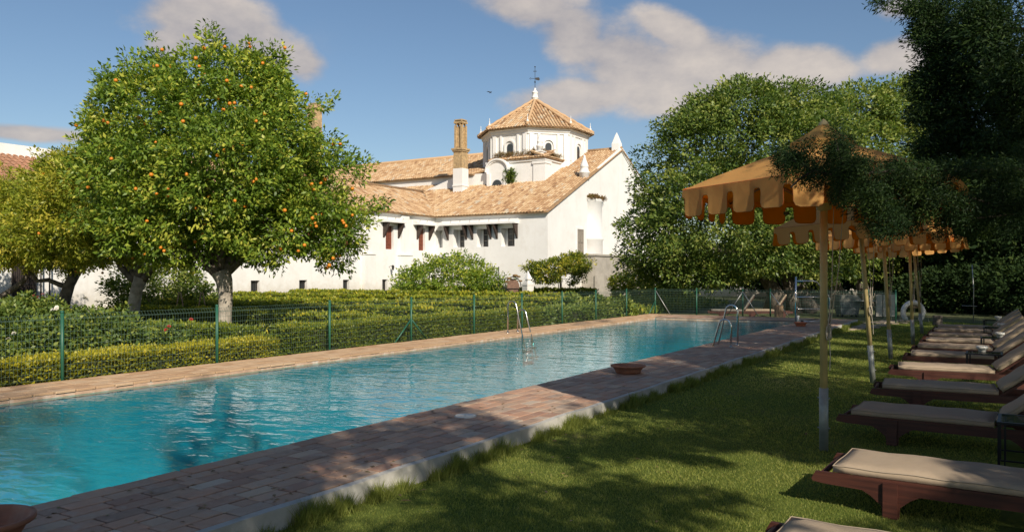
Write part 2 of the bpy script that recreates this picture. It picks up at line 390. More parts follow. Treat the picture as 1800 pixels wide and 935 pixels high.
# ---------------------------------------------------------------- object helpers
def tagp(o, label=None, cat=None, group=None, kind=None):
    if label: o['label'] = label
    if cat: o['category'] = cat
    if group: o['group'] = group
    if kind: o['kind'] = kind
    return o
def empty(name, loc=(0, 0, 0), rz=0.0, label=None, cat=None, group=None, kind=None):
    o = bpy.data.objects.new(name, None); C.objects.link(o)
    o.location = loc; o.rotation_euler = (0, 0, rz); o.empty_display_size = 0.1
    return tagp(o, label, cat, group, kind)
class MB:
    def __init__(s): s.v = []; s.f = []; s.t = []; s.tint = 0.5; s.sm = []; s.smooth = False
    def add(s, vs, fs):
        b = len(s.v); s.v.extend([tuple(v) for v in vs]); s.f.extend([tuple(b + i for i in f) for f in fs])
        s.t.extend([s.tint] * len(vs)); s.sm.extend([s.smooth] * len(fs))
        return s
    def box(s, x0, x1, y0, y1, z0, z1):
        vs = [(x0, y0, z0), (x1, y0, z0), (x1, y1, z0), (x0, y1, z0), (x0, y0, z1), (x1, y0, z1), (x1, y1, z1), (x0, y1, z1)]
        return s.add(vs, [(3, 2, 1, 0), (4, 5, 6, 7), (0, 1, 5, 4), (1, 2, 6, 5), (2, 3, 7, 6), (3, 0, 4, 7)])
    def cbox(s, x0, x1, y0, y1, z0, z1, b=0.01, bz=None):
        """box with chamfered top and vertical edges"""
        bz = b if bz is None else bz
        def ring(i, z): return [(x0 + i, y0 + b * 1.0, z), (x0 + b, y0 + i, z), (x1 - b, y0 + i, z), (x1 - i, y0 + b, z), (x1 - i, y1 - b, z), (x1 - b, y1 - i, z), (x0 + b, y1 - i, z), (x0 + i, y1 - b, z)]
        r0 = ring(0, z0); r1 = ring(0, z1 - bz)
        r2 = [(min(max(x, x0 + b), x1 - b), min(max(y, y0 + b), y1 - b), z1) for x, y, z in ring(0, z1)]
        vs = r0 + r1 + r2
        fs = [tuple(range(7, -1, -1)), tuple(range(16, 24))]
        for k in range(2):
            for i in range(8):
                j = (i + 1) % 8
                fs.append((k * 8 + i, k * 8 + j, k * 8 + 8 + j, k * 8 + 8 + i))
        return s.add(vs, fs)
    def tube(s, pts, rad, n=8, caps=True):
        pts = [Vector(p) for p in pts]
        if not hasattr(rad, '__len__'): rad = [rad] * len(pts)
        vs = []; fs = []; prev = None
        for i, p in enumerate(pts):
            if i == 0: tg = pts[1] - p
            elif i == len(pts) - 1: tg = p - pts[i - 1]
            else: tg = pts[i + 1] - pts[i - 1]
            tg.normalize()
            if prev is None:
                a = Vector((0, 0, 1)) if abs(tg.z) < 0.9 else Vector((1, 0, 0))
                u = tg.cross(a).normalized()
            else:
                u = (prev - tg * prev.dot(tg)).normalized()
            prev = u; v = tg.cross(u)
            for k in range(n):
                an = 2 * math.pi * k / n
                vs.append(p + (u * math.cos(an) + v * math.sin(an)) * rad[i])
        for i in range(len(pts) - 1):
            for k in range(n):
                l = (k + 1) % n
                fs.append((i * n + k, i * n + l, (i + 1) * n + l, (i + 1) * n + k))
        if caps:
            fs.append(tuple(range(n - 1, -1, -1))); fs.append(tuple((len(pts) - 1) * n + k for k in range(n)))
        s.smooth = n > 5
        s.add(vs, fs); s.smooth = False
        return s
    def lathe(s, prof, c=(0, 0, 0), n=16, a0=0.0, a1=2 * math.pi):
        full = abs(a1 - a0 - 2 * math.pi) < 1e-6
        m_ = n if full else n + 1
        vs = []; fs = []
        for r, z in prof:
            for k in range(m_):
                an = a0 + (a1 - a0) * k / n
                vs.append((c[0] + r * math.cos(an), c[1] + r * math.sin(an), c[2] + z))
        for i in range(len(prof) - 1):
            for k in range(n):
                l = (k + 1) % m_
                fs.append((i * m_ + k, i * m_ + l, (i + 1) * m_ + l, (i + 1) * m_ + k))
        s.smooth = n > 8
        s.add(vs, fs); s.smooth = False
        return s
    def prism(s, poly, ax, a0, a1):
        """polygon in the plane across axis ax, extruded a0..a1.  ax 'x': poly = (y,z); 'y': (x,z); 'z': (x,y)"""
        def P(p, a):
            return {'x': (a, p[0], p[1]), 'y': (p[0], a, p[1]), 'z': (p[0], p[1], a)}[ax]
        n = len(poly)
        vs = [P(p, a0) for p in poly] + [P(p, a1) for p in poly]
        fs = [tuple(range(n - 1, -1, -1)), tuple(range(n, 2 * n))] + [(i, (i + 1) % n, n + (i + 1) % n, n + i) for i in range(n)]
        return s.add(vs, fs)
    def quad(s, a, b, c, d): return s.add([a, b, c, d], [(0, 1, 2, 3)])
    def mesh(s, name, mat):
        me = bpy.data.meshes.new(name)
        me.from_pydata(s.v, [], s.f)
        at = me.attributes.new('tint', 'FLOAT', 'POINT'); at.data.foreach_set('value', np.array(s.t, dtype=np.float32))
        me.polygons.foreach_set('use_smooth', np.array(s.sm, dtype=bool))
        me.materials.append(MATS[mat])
        me.update()
        return me
    def build(s, name, mat, parent=None, **kw):
        return link(name, s.mesh(name, mat), parent, **kw)
def link(name, me, parent=None, loc=None, rot=None, label=None, cat=None, group=None, kind=None, autosm=None):
    o = bpy.data.objects.new(name, me); C.objects.link(o)
    if parent is not None: o.parent = parent
    if loc is not None: o.location = loc
    if rot is not None: o.rotation_euler = rot
    return tagp(o, label, cat, group, kind)
def fix_normals(o):
    import bmesh
    bm = bmesh.new(); bm.from_mesh(o.data); bmesh.ops.recalc_face_normals(bm, faces=bm.faces); bm.to_mesh(o.data); bm.free()
    return o
def copy_tree(o, parent=None):
    c = o.copy(); C.objects.link(c)
    if parent is not None: c.parent = parent
    for ch in list(o.children): copy_tree(ch, c)
    return c

def quads_mesh(name, V, tint, mat):
    """V: (n,4,3) array of separate quads"""
    n = V.shape[0]
    me = bpy.data.meshes.new(name)
    me.vertices.add(n * 4); me.vertices.foreach_set('co', V.reshape(-1).astype(np.float32))
    me.loops.add(n * 4); me.loops.foreach_set('vertex_index', np.arange(n * 4, dtype=np.int32))
    me.polygons.add(n); me.polygons.foreach_set('loop_start', np.arange(0, n * 4, 4, dtype=np.int32))
    at = me.attributes.new('tint', 'FLOAT', 'POINT'); at.data.foreach_set('value', np.repeat(np.clip(tint, 0, 1), 4).astype(np.float32))
    me.materials.append(MATS[mat]); me.update(calc_edges=True)
    return me
def tris_mesh(name, V, tint, mat):
    n = V.shape[0]
    me = bpy.data.meshes.new(name)
    me.vertices.add(n * 3); me.vertices.foreach_set('co', V.reshape(-1).astype(np.float32))
    me.loops.add(n * 3); me.loops.foreach_set('vertex_index', np.arange(n * 3, dtype=np.int32))
    me.polygons.add(n); me.polygons.foreach_set('loop_start', np.arange(0, n * 3, 3, dtype=np.int32))
    at = me.attributes.new('tint', 'FLOAT', 'POINT'); at.data.foreach_set('value', np.repeat(np.clip(tint, 0, 1), 3).astype(np.float32))
    me.materials.append(MATS[mat]); me.update(calc_edges=True)
    return me
def nrm(a): return a / (np.linalg.norm(a, axis=-1, keepdims=True) + 1e-9)
def leaf_quads(P, Dd, Nn, L, W):
    """a folded rhombic leaf from P along Dd, facing Nn"""
    S = nrm(np.cross(Dd, Nn)); L = L[:, None]; W = W[:, None]
    mid = P + Dd * L * 0.45
    tip = P + Dd * L - Nn * L * 0.12
    return np.stack([P, mid - S * W * 0.5 + Nn * W * 0.12, tip, mid + S * W * 0.5 + Nn * W * 0.12], axis=1)
def cloud(centres, crad, per, out, leaf, aspect=0.42, up=0.5, spread=1.0, droop=0.0, tint0=0.5, tvar=0.22, cvar=0.16, flat=0.75):
    """leaves gathered in tufts. centres (n,3); out (n,3) outward directions; returns quads and tints"""
    n = len(centres)
    per = np.maximum(1, np.round(per * np.ones(n)).astype(int))
    idx = np.repeat(np.arange(n), per); m_ = len(idx)
    off = nrm(rng.normal(size=(m_, 3))) * (rng.random((m_, 1)) ** 0.45)
    off[:, 2] *= flat
    cr = (crad * np.ones(n))[idx][:, None]
    P = centres[idx] + off * cr
    Dd = nrm(off * 0.8 + out[idx] * 0.55 + rng.normal(size=(m_, 3)) * 0.45 * spread + np.array([0, 0, -droop]))
    Nn = nrm(rng.normal(size=(m_, 3)) * 0.5 + np.array([0, 0, up]) + out[idx] * 0.5 + off * 0.5)
    Nn = nrm(Nn - Dd * np.sum(Nn * Dd, axis=1, keepdims=True))
    L = leaf * (0.65 + 0.7 * rng.random(m_)); W = L * aspect * (0.8 + 0.4 * rng.random(m_))
    ct = rng.normal(size=n) * cvar
    tip = np.clip(np.sum(off * out[idx], axis=1), 0, 1)          # young growth sits at the tuft's outside
    tint = tint0 + ct[idx] + rng.normal(size=m_) * tvar + tip * 0.14
    return leaf_quads(P, Dd, Nn, L, W), tint
def lobes_surface(lobes, n, shell=(0.80, 1.04), inner=0.2, zmin=None, wob=0.14):
    """points on and in the union of ellipsoids (cx,cy,cz,rx,ry,rz)"""
    L = np.array(lobes, float)
    area = (L[:, 3] * L[:, 4] + L[:, 3] * L[:, 5] + L[:, 4] * L[:, 5])
    pick = rng.choice(len(L), size=n * 3, p=area / area.sum())
    u = nrm(rng.normal(size=(n * 3, 3)))
    ph = np.sin(u[:, 0] * 5 + pick) + np.sin(u[:, 1] * 6 + 2 * pick) + np.sin(u[:, 2] * 7 + 3 * pick)
    rad = shell[0] + (shell[1] - shell[0]) * rng.random(n * 3) + wob * ph / 3
    isin = rng.random(n * 3) < inner
    rad = np.where(isin, 0.25 + 0.55 * rng.random(n * 3), rad)
    P = L[pick, :3] + u * L[pick, 3:] * rad[:, None]
    keep = np.ones(n * 3, bool)
    for k in range(len(L)):
        q = (P - L[k, :3]) / L[k, 3:]
        deep = (q ** 2).sum(1) < 0.52 ** 2
        keep &= ~(deep & (pick != k) & (rng.random(n * 3) < 0.9))
    if zmin is not None: keep &= P[:, 2] > zmin + 0.25 * rng.random(n * 3)
    P = P[keep][:n]; u = u[keep][:n]; pk = pick[keep][:n]
    out = nrm(u / (L[pk, 3:] / L[pk, 3:].mean(1, keepdims=True)))
    return P, out

# sun flecks: ground points and canopy points that the photograph shows sunlit under the trees; crowns are cut so sun reaches them
LIT_POLY = [(-.16, [(930, 757), (996, 752), (1035, 764), (1080, 783), (1125, 796), (1176, 812), (1208, 818), (1282, 818), (1290, 812), (1253, 802), (1189, 799), (1137, 783), (1157, 777), (1221, 780), (1250, 789), (1285, 793), (1314, 789), (1400, 809), (1480, 815), (1560, 835), (1590, 895), (1520, 915), (1330, 945), (1285, 935), (1290, 905), (1301, 889), (1330, 880), (1260, 862), (1198, 850), (1144, 850), (1099, 837), (1060, 821), (1054, 813), (1016, 809), (1006, 793), (964, 783), (932, 773)]),
            (0.0, [(867, 699), (812, 712), (843, 720), (868, 731), (905, 742), (945, 757), (1000, 738), (973, 728)]),
            (0.0, [(765, 748), (800, 744), (812, 752), (780, 758)]), (0.0, [(815, 768), (845, 762), (858, 772), (828, 782)]),
            (-.16, [(845, 815), (880, 802), (925, 782), (950, 787), (925, 803), (960, 812), (935, 822), (1000, 832), (1035, 850), (985, 853), (930, 840), (880, 832)]),
            (-.16, [(632, 893), (650, 882), (672, 886), (684, 896), (662, 905), (640, 903)]), (-.16, [(760, 925), (820, 915), (835, 925), (790, 940)])]
LIT_SPOT = [((650, 893), -0.16, 0.16), ((905, 862), -0.16, 0.14), ((520, 905), 0.0, 0.07), ((690, 820), 0.0, 0.10), ((1180, 603), 0.0, 0.35), ((1340, 575), 0.0, 0.8), ((1500, 600), -0.16, 0.5), ((1430, 608), -0.16, 0.5), ((1480, 580), -0.16, 0.5),
            ((1500, 635), -0.16, 0.3), ((1390, 642), -0.16, 0.32), ((1400, 652), -0.16, 0.25), ((1300, 598), 0.0, 0.3), ((960, 820), -0.16, 0.15), ((1640, 598), 0.2, 0.35), ((1635, 640), 0.2, 0.35), ((1660, 588), 0.2, 0.3), ((1500, 935), 0.2, 0.35), ((1380, 930), 0.2, 0.2),
            ((1240, 335), 2.5, 0.22), ((1300, 335), 2.5, 0.2), ((1405, 330), 2.4, 0.14), ((1230, 395), 2.3, 0.12), ((1720, 520), 0.2, 0.3)]
POOL_POLY = [(-1400, 1250), (-500, 765), (0, 708), (900, 595), (1185, 557), (1385, 566), (1225, 606), (867, 694), (500, 782), (60, 885), (-500, 1020)]
def in_poly(x, y, poly):
    c = np.zeros(x.shape, bool); n = len(poly); j = n - 1
    for i in range(n):
        xi, yi = poly[i]; xj, yj = poly[j]
        hit = ((yi > y) != (yj > y)) & (x < (xj - xi) * (y - yi) / (yj - yi + 1e-9) + xi)
        c ^= hit; j = i
    return c
def lets_sun_through(P, pad=0.0, pool_above=None):
    """True where a tuft would shade one of the sun flecks (gaps of the crowns)"""
    T = np.array(TOSUN)
    k = (P[:, 2] + 0.16) / T[2]
    S = P - T * k[:, None]
    r = cy * S[:, 0] + sy * S[:, 1]; d = -sy * S[:, 0] + cy * S[:, 1]
    ok = d > 0.5
    dd = np.where(ok, d, 1)
    px = 900 + FPX * r / dd; py = HORY + FPX * (EYE + 0.16) / dd
    m_ = np.zeros(len(P), bool)
    if pool_above is not None:                              # tufts that would shade the water are cut from the crowns to light it
        near_ = (S[:, 1] < 13) & (rng.random(len(P)) < .45)
        m_ |= (S[:, 0] > -11.5) & (S[:, 0] < -6.0) & (S[:, 1] > -6) & (S[:, 1] < 28) & (P[:, 2] > pool_above) & ~near_
    for (p, z, rad) in LIT_SPOT:
        q = np.array(G(p[0], p[1], z)) if z < 1.5 else np.array(D(p[0], p[1], 7.9))
        v = P - q; al = v @ T; dist = np.linalg.norm(v - al[:, None] * T, axis=1)
        m_ |= (dist < rad + pad) & (al > 0)
    return m_
def fleck_polys():
    T = TOSUN; out = []
    for z, pts in LIT_POLY:
        o_ = []
        for p in pts:
            q = G(p[0], p[1], z); q = q - T * ((q.z + .16) / T.z); o_.append((q.x, q.y))
        out.append(o_)
    return out
FLECKS = fleck_polys()
def leaf_in_fleck(Cn):
    """single leaves that would stand in one of the sun flecks' light"""
    T = np.array(TOSUN); S = Cn - T * ((Cn[:, 2] + .16) / T[2])[:, None]
    x = S[:, 0] + .05 * np.sin(S[:, 1] * 9 + Cn[:, 2] * 3) + .035 * rng.normal(size=len(S)); y = S[:, 1] + .05 * np.sin(S[:, 0] * 8 + 1) + .035 * rng.normal(size=len(S))
    m_ = np.zeros(len(S), bool)
    for pl_ in FLECKS: m_ |= in_poly(x, y, pl_)
    return m_
def crown(name, lobes, n, per, leaf, crad, mat, parent, prune=False, zmin=None, inner=0.2, extra=None, ret=False, **kw):
    shell = kw.pop('shell', (0.80, 1.04)); wob = kw.pop('wob', 0.14)
    P, out = lobes_surface(lobes, n, inner=inner, zmin=zmin, shell=shell, wob=wob)
    if prune is not False:
        k = ~lets_sun_through(P, crad * 0.55, prune if prune is not True else None)
        # these crowns stay beside the view: nothing hangs across the left of the frame or close before the lens
        r = cy * P[:, 0] + sy * P[:, 1]; d = -sy * P[:, 0] + cy * P[:, 1]; ppx = 900 + FPX * r / np.maximum(d, .05)
        k &= ~((d > 0) & (ppx < 1625 + rng.random(len(P)) * 40)) & ~((d > 0) & (d < 7.5) & (ppx < 1950))
        P = P[k]; out = out[k]
    Q, tint = cloud(P, crad * (0.7 + 0.6 * rng.random(len(P))), per, out, leaf, **kw)
    if prune is not False:
        k = ~leaf_in_fleck(Q.mean(1)); Q = Q[k]; tint = tint[k]
    if parent is not None:
        base = np.array(parent.matrix_world.translation) if False else np.array(parent.location)
        Q = Q - base
    o = link(name, quads_mesh(name, Q, tint, mat), parent)
    return (o, P, out) if ret else o
def limbs(mb, base, ends, r0, seed=0, n=7, split=None):
    """bent limbs from a fork to end points"""
    rd = random.Random(seed)
    for e in ends:
        b_ = Vector(base); e = Vector(e); pts = []; rr = []
        sag = Vector((rd.uniform(-.25, .25), rd.uniform(-.25, .25), rd.uniform(0.0, .35))) * (e - b_).length * 0.45
        for i in range(6):
            f = i / 5
            pts.append(b_.lerp(e, f) + sag * (f * (1 - f)) * 1.6); rr.append(r0 * (1 - 0.82 * f))
        mb.tube(pts, rr, n)
        for q in range(3):
            f = rd.uniform(.45, .85); p = b_.lerp(e, f) + sag * (f * (1 - f)) * 1.6
            d2 = Vector((rd.uniform(-1, 1), rd.uniform(-1, 1), rd.uniform(-.1, 1))).normalized() * (e - b_).length * 0.35
            mb.tube([p, p + d2 * .5 + Vector((0, 0, .05)), p + d2], [r0 * .3, r0 * .2, r0 * .07], 5)

# ================================================================= ground, lawn, pool, decks
PX0, PX1, PY0, PY1 = -11.0, -5.70, -5.0, 28.3     # pool basin
DX1 = -4.25                                       # lawn edge of the right-hand deck
FX = -12.1                                        # fence line
def ring_sheet(name, x0, x1, y0, y1, hx0, hx1, hy0, hy1, z, mat):
    mb = MB()
    mb.quad((x0, y0, z), (x1, y0, z), (x1, hy0, z), (x0, hy0, z))
    mb.quad((x0, hy1, z), (x1, hy1, z), (x1, y1, z), (x0, y1, z))
    mb.quad((x0, hy0, z), (hx0, hy0, z), (hx0, hy1, z), (x0, hy1, z))
    mb.quad((hx1, hy0, z), (x1, hy0, z), (x1, hy1, z), (hx1, hy1, z))
    return mb.build(name, mat, kind='structure')
ring_sheet('ground', -1800, 1800, -1800, 1800, PX0 - .3, PX1 + .3, PY0 - .3, PY1 + .3, -0.20, 'garden_soil')
lawn = MB()
lx = np.linspace(DX1 + .01, 16, 40); ly = np.linspace(-14, 33, 90)
def lawn_z(x, y): return -0.16 + 0.012 * np.sin(x * 1.3 + 1) * np.sin(y * 0.9) + 0.006 * np.sin(x * 3.1 + y * 2.3)
vs = [(x, y, float(lawn_z(x, y))) for y in ly for x in lx]
fs = [(j * 40 + i, j * 40 + i + 1, (j + 1) * 40 + i + 1, (j + 1) * 40 + i) for j in range(89) for i in range(39)]
lawn.smooth = True; lawn.add(vs, fs); lawn.build('lawn', 'lawn_soil', kind='structure')

# basin with steps of depth, open at the top
mb = MB()
T_ = 0.25
ZB = -1.7
mb.quad((PX0, PY0, ZB), (PX1, PY0, ZB), (PX1, PY1, ZB), (PX0, PY1, ZB))
for a, b_ in (((PX0, PY0), (PX1, PY0)), ((PX1, PY0), (PX1, PY1)), ((PX1, PY1), (PX0, PY1)), ((PX0, PY1), (PX0, PY0))):
    mb.quad((a[0], a[1], ZB), (b_[0], b_[1], ZB), (b_[0], b_[1], -.03), (a[0], a[1], -.03))
basin = mb.build('pool_basin', 'pool_shell', kind='structure')
# pale waterline lip: one short tile after another round the rim
mb = MB()
rl = random.Random(3)
y = PY0
while y < PY1 - .05:
    l = .29
    for X, s in ((PX0, 1), (PX1, -1)):
        e = rl.uniform(-.004, .006)
        mb.tint = rl.random()
        x0, x1 = (X - .05, X + .022 + e) if s > 0 else (X - .022 - e, X + .05)
        mb.box(x0, x1, y + .0015, y + l - .0015, -.105, -.034 + rl.uniform(-.004, .003))
    y += l
x = PX0 + .06
while x < PX1 - .3:
    mb.box(x + .001, x + .289, PY1 - .022, PY1 + .05, -.105, -.034); x += .29
mb.build('waterline_tile', 'pool_lip', basin, kind='stuff')
mb = MB(); mb.quad((PX0 + .001, PY0 + .001, -.078), (PX1 - .001, PY0 + .001, -.078), (PX1 - .001, PY1 - .001, -.078), (PX0 + .001, PY1 - .001, -.078))
water = mb.build('pool_water', 'pool_water', kind='structure')

def tile_rows(x0, x1, nrow, y0, y1, L, seed, gap=.005, cop=None):
    """list of (x0,x1,y0,y1,dz) for running bond tiles whose long side runs along the pool"""
    r_ = random.Random(seed); out = []
    w_ = (x1 - x0) / nrow
    for k in range(nrow):
        y = y0 - r_.uniform(0, L)
        while y < y1:
            l = L * r_.choice((1, 1, 1, 1.0, .5, .93))
            a0, a1 = max(y, y0), min(y + l, y1)
            if a1 - a0 > .05:
                out.append((x0 + k * w_ + gap + r_.uniform(-.003, .003), x0 + (k + 1) * w_ - gap + r_.uniform(-.003, .003), a0 + gap, a1 - gap, r_.uniform(-.003, .003)))
            y += l
    return out
def tile_parts(tiles, parent, name, mat, first, keyf):
    """the nearest tiles as parts of their own, sharing a few meshes; the rest joined"""
    tiles = sorted(tiles, key=keyf)
    cache = {}
    rr = random.Random(5)
    for i, (a0, a1, b0, b1, dz) in enumerate(tiles[:first]):
        lw = (round((a1 - a0) / .01), round((b1 - b0) / .03), rr.randrange(3))
        if lw not in cache:
            q = MB(); q.tint = rr.random(); hx, hy = lw[0] * .005, lw[1] * .015
            j = [rr.uniform(-.004, .004) for _ in range(8)]
            q.cbox(-hx + j[0] * .5, hx + j[1] * .5, -hy + j[2], hy + j[3], -.03, 0, .007, .005)
            cache[lw] = q.mesh(name, mat)
        link(name, cache[lw], parent, loc=((a0 + a1) / 2, (b0 + b1) / 2, dz - .001), rot=(rr.uniform(-.006, .006), rr.uniform(-.006, .006), rr.uniform(-.008, .008)))
    if tiles[first:]:
        q = MB()
        for (a0, a1, b0, b1, dz) in tiles[first:]:
            q.tint = rr.random(); q.cbox(a0, a1, b0, b1, -.03, dz, .006, .004)
        q.build(name + '_field', mat, parent, kind='stuff')
near = lambda t: (t[0] ** 2 + (t[2] - 0) ** 2) if t[3] > 2.3 else 1e6 + t[0] ** 2
# right-hand deck
mb = MB(); mb.box(PX1 + .008, DX1 + .0, PY0, 30.6, -.3, -.014)
deck_r = mb.build('pool_deck', 'mortar', kind='structure')
ct = []
y = PY0; r_ = random.Random(11)
while y < 28.3:
    ct.append((PX1 - .03 + r_.uniform(-.006, .006), PX1 + .155, y + .005, y + .29, r_.uniform(-.003, .003))); y += .295
tl = ct + tile_rows(PX1 + .165, DX1 - .035, 8, PY0, 30.5, .31, 21)
tile_parts(tl, deck_r, 'deck_tile', 'deck_tile', 298, near)
mb = MB(); rr = random.Random(8)                       # plastered kerb, hand finished
y = PY0
pts = []
while y <= 30.7: pts.append((y, rr.uniform(-.006, .006), rr.uniform(-.008, .004))); y += .35
for (y0, e0, h0), (y1, e1, h1) in zip(pts, pts[1:]):
    x0_, x1_ = DX1 - .03, DX1 + .035
    mb.add([(x0_, y0, -.4), (x1_ + e0 + .02, y0, -.4), (x1_ + e0, y0, -.008 + h0), (x0_, y0, -.004 + h0), (x0_, y1, -.4), (x1_ + e1 + .02, y1, -.4), (x1_ + e1, y1, -.008 + h1), (x0_, y1, -.004 + h1)],
           [(1, 5, 6, 2), (2, 6, 7, 3), (0, 3, 7, 4), (0, 1, 2, 3), (4, 7, 6, 5)])
mb.build('deck_kerb', 'curb_plaster', deck_r)
# left-hand deck: coping tiles singly, the field behind joined
mb = MB(); mb.box(FX + .02, PX0 - .008, PY0, 30.6, -.3, -.014)
deck_l = mb.build('garden_side_deck', 'mortar', kind='structure')
ct = []
y = PY0
while y < 28.3:
    ct.append((PX0 - .16, PX0 + .03 + r_.uniform(-.008, .008), y + .005, y + .285, r_.uniform(-.003, .003))); y += .29
tile_parts(ct, deck_l, 'coping_tile', 'sand_tile', 115, near)
tile_parts(tile_rows(FX + .04, PX0 - .17, 5, PY0, 30.5, .30, 23), deck_l, 'deck_tile', 'sand_tile', 0, near)
# deck across the far end
mb = MB(); mb.box(PX0 - .005, PX1 + .005, PY1 + .008, 30.6, -.3, -.0142)
deck_f = mb.build('far_deck', 'mortar', kind='structure')
tile_parts(tile_rows(PX0, PX1, 18, PY1 + .02, 30.5, .30, 25), deck_f, 'deck_tile', 'deck_tile', 0, near)
# worn stone path beyond the right-hand end of the deck
mb = MB(); rr = random.Random(14)
for k in range(60):
    a = rr.uniform(0, 1); p = G(1440 + 150 * a, 566 + 10 * rr.random() + 3 * math.sin(a * 5), -.14)
    s = rr.uniform(.16, .3); n = 7; an0 = rr.random() * 6
    mb.tint = rr.random()
    ring = [(p.x + s * rr.uniform(.8, 1.1) * math.cos(an0 + 2 * math.pi * i / n), p.y + s * rr.uniform(.8, 1.1) * math.sin(an0 + 2 * math.pi * i / n)) for i in range(n)]
    mb.prism(ring, 'z', -.2, -.125 + rr.uniform(-.01, .01))
mb.build('stone_path', 'path_stone', kind='structure')

# skimmer lid set in the deck
lid = G(818, 731, 0)
mb = MB(); mb.lathe([(0, -.02), (.125, -.02), (.125, .006), (.115, .011), (.10, .011), (.098, .008), (0, .009)], n=24)
mb.tube([(-.012, 0, .012), (.012, 0, .012)], .006, 6)
mb.build('skimmer_lid', 'porcelain', loc=lid, label='round white skimmer lid set flush in the tiled deck', cat='lid')

# ---- grass: blades over the lawn, longer along the kerb
def grass():
    n = 520000
    d = 3.6 * (34 / 3.6) ** (rng.random(n) ** 1.15)
    k = (-1.0 + 1.85 * rng.random(n))
    r = k * d * 0.72
    x = cy * r - sy * d; y = sy * r + cy * d
    keep = (x > DX1 + .04) & (x < 9) & (y < 33)
    x, y, d = x[keep], y[keep], d[keep]
    m_ = len(x)
    ang = rng.random(m_) * 2 * np.pi
    patch = np.sin(x * 1.9 + np.sin(y * 1.1)) * np.sin(y * 1.6 + 1.3 * np.sin(x * .8))
    worn = np.exp(-(((x + 2.9) / .9) ** 2 + ((y - 13.5) / 1.3) ** 2))
    h = (.015 + .013 * rng.random(m_)) * (1 + .15 * patch) * (1 - .5 * worn) * np.clip(d / 9, 1, 2.0) ** .5
    wd = np.maximum(.0035, d * .00062)
    lean = (.25 + .6 * rng.random(m_)) * h; la = rng.random(m_) * 2 * np.pi
    z = lawn_z(x, y) - .004
    V = np.zeros((m_, 3, 3))
    V[:, 0] = np.stack([x - np.cos(ang) * wd, y - np.sin(ang) * wd, z], 1)
    V[:, 1] = np.stack([x + np.cos(ang) * wd, y + np.sin(ang) * wd, z], 1)
    V[:, 2] = np.stack([x + np.cos(la) * lean, y + np.sin(la) * lean, z + h], 1)
    tint = .48 + rng.normal(size=m_) * .16 + patch * .07 + worn * .35
    # kerb tufts
    n2 = 60000
    y2 = 2.5 + 28 * rng.random(n2) ** 1.7
    tuft = np.sin(y2 * 3.3) + np.sin(y2 * 7.7 + 1) + np.sin(y2 * 17 + 2)
    ok = rng.random(n2) < np.clip(.42 + .28 * tuft, .05, 1)
    y2 = y2[ok]; tuft = tuft[ok]; m2 = len(y2)
    x2 = DX1 + .05 + np.abs(rng.normal(size=m2)) * .055
    h2 = (.05 + .085 * rng.random(m2) ** 1.6) * (1 + .25 * tuft).clip(.5, 1.7)
    a2 = rng.random(m2) * 2 * np.pi; l2 = h2 * (.2 + .7 * rng.random(m2)); b2 = rng.random(m2) * 2 * np.pi
    w2 = np.maximum(.003, y2 * .0005)
    V2 = np.zeros((m2, 3, 3)); z2 = -.17 * np.ones(m2)
    V2[:, 0] = np.stack([x2 - np.cos(a2) * w2, y2 - np.sin(a2) * w2, z2], 1)
    V2[:, 1] = np.stack([x2 + np.cos(a2) * w2, y2 + np.sin(a2) * w2, z2], 1)
    V2[:, 2] = np.stack([np.maximum(x2 + np.cos(b2) * l2, DX1 + .045), y2 + np.sin(b2) * l2, z2 + h2], 1)
    t2 = .38 + rng.normal(size=m2) * .15
    link('grass', tris_mesh('grass', np.concatenate([V, V2]), np.concatenate([tint, t2]), 'grass_blade'),
         label='short green lawn grass with longer tufts along the kerb', cat='grass', kind='stuff')
grass()

# ================================================================= the white church and its wing
SL = 0.466
church = empty('church', (-34, 58, -.2), label='white domed church with clay tile roofs and a long whitewashed wing beyond the hedges', cat='church')
CH = Vector(church.location)
def cb(mb, name, mat, **kw):
    mb.v = [(x - CH.x, y - CH.y, z - CH.z) for x, y, z in mb.v]
    return mb.build(name, mat, church, **kw)
def wall_holes(o, u, v, inn, W, H, holes, depth):
    """a wall W x H from corner o along u and v (unit vectors), with recessed openings (u0,u1,v0,v1)"""
    o, u, v, inn = Vector(o), Vector(u), Vector(v), Vector(inn)
    us = sorted({0, W, *[h[0] for h in holes], *[h[1] for h in holes]}); vs_ = sorted({0, H, *[h[2] for h in holes], *[h[3] for h in holes]})
    mb = MB(); P = lambda a, b_, c=0: o + u * a + v * b_ + inn * c
    for i in range(len(us) - 1):
        for j in range(len(vs_) - 1):
            cu, cv = (us[i] + us[i + 1]) / 2, (vs_[j] + vs_[j + 1]) / 2
            if any(h[0] < cu < h[1] and h[2] < cv < h[3] for h in holes): continue
            mb.quad(P(us[i], vs_[j]), P(us[i + 1], vs_[j]), P(us[i + 1], vs_[j + 1]), P(us[i], vs_[j + 1]))
    for (a, b_, c, d) in holes:
        mb.quad(P(a, c), P(a, c, depth), P(a, d, depth), P(a, d)); mb.quad(P(b_, c, depth), P(b_, c), P(b_, d), P(b_, d, depth))
        mb.quad(P(a, c), P(b_, c), P(b_, c, depth), P(a, c, depth)); mb.quad(P(a, d, depth), P(b_, d, depth), P(b_, d), P(a, d))
    return mb
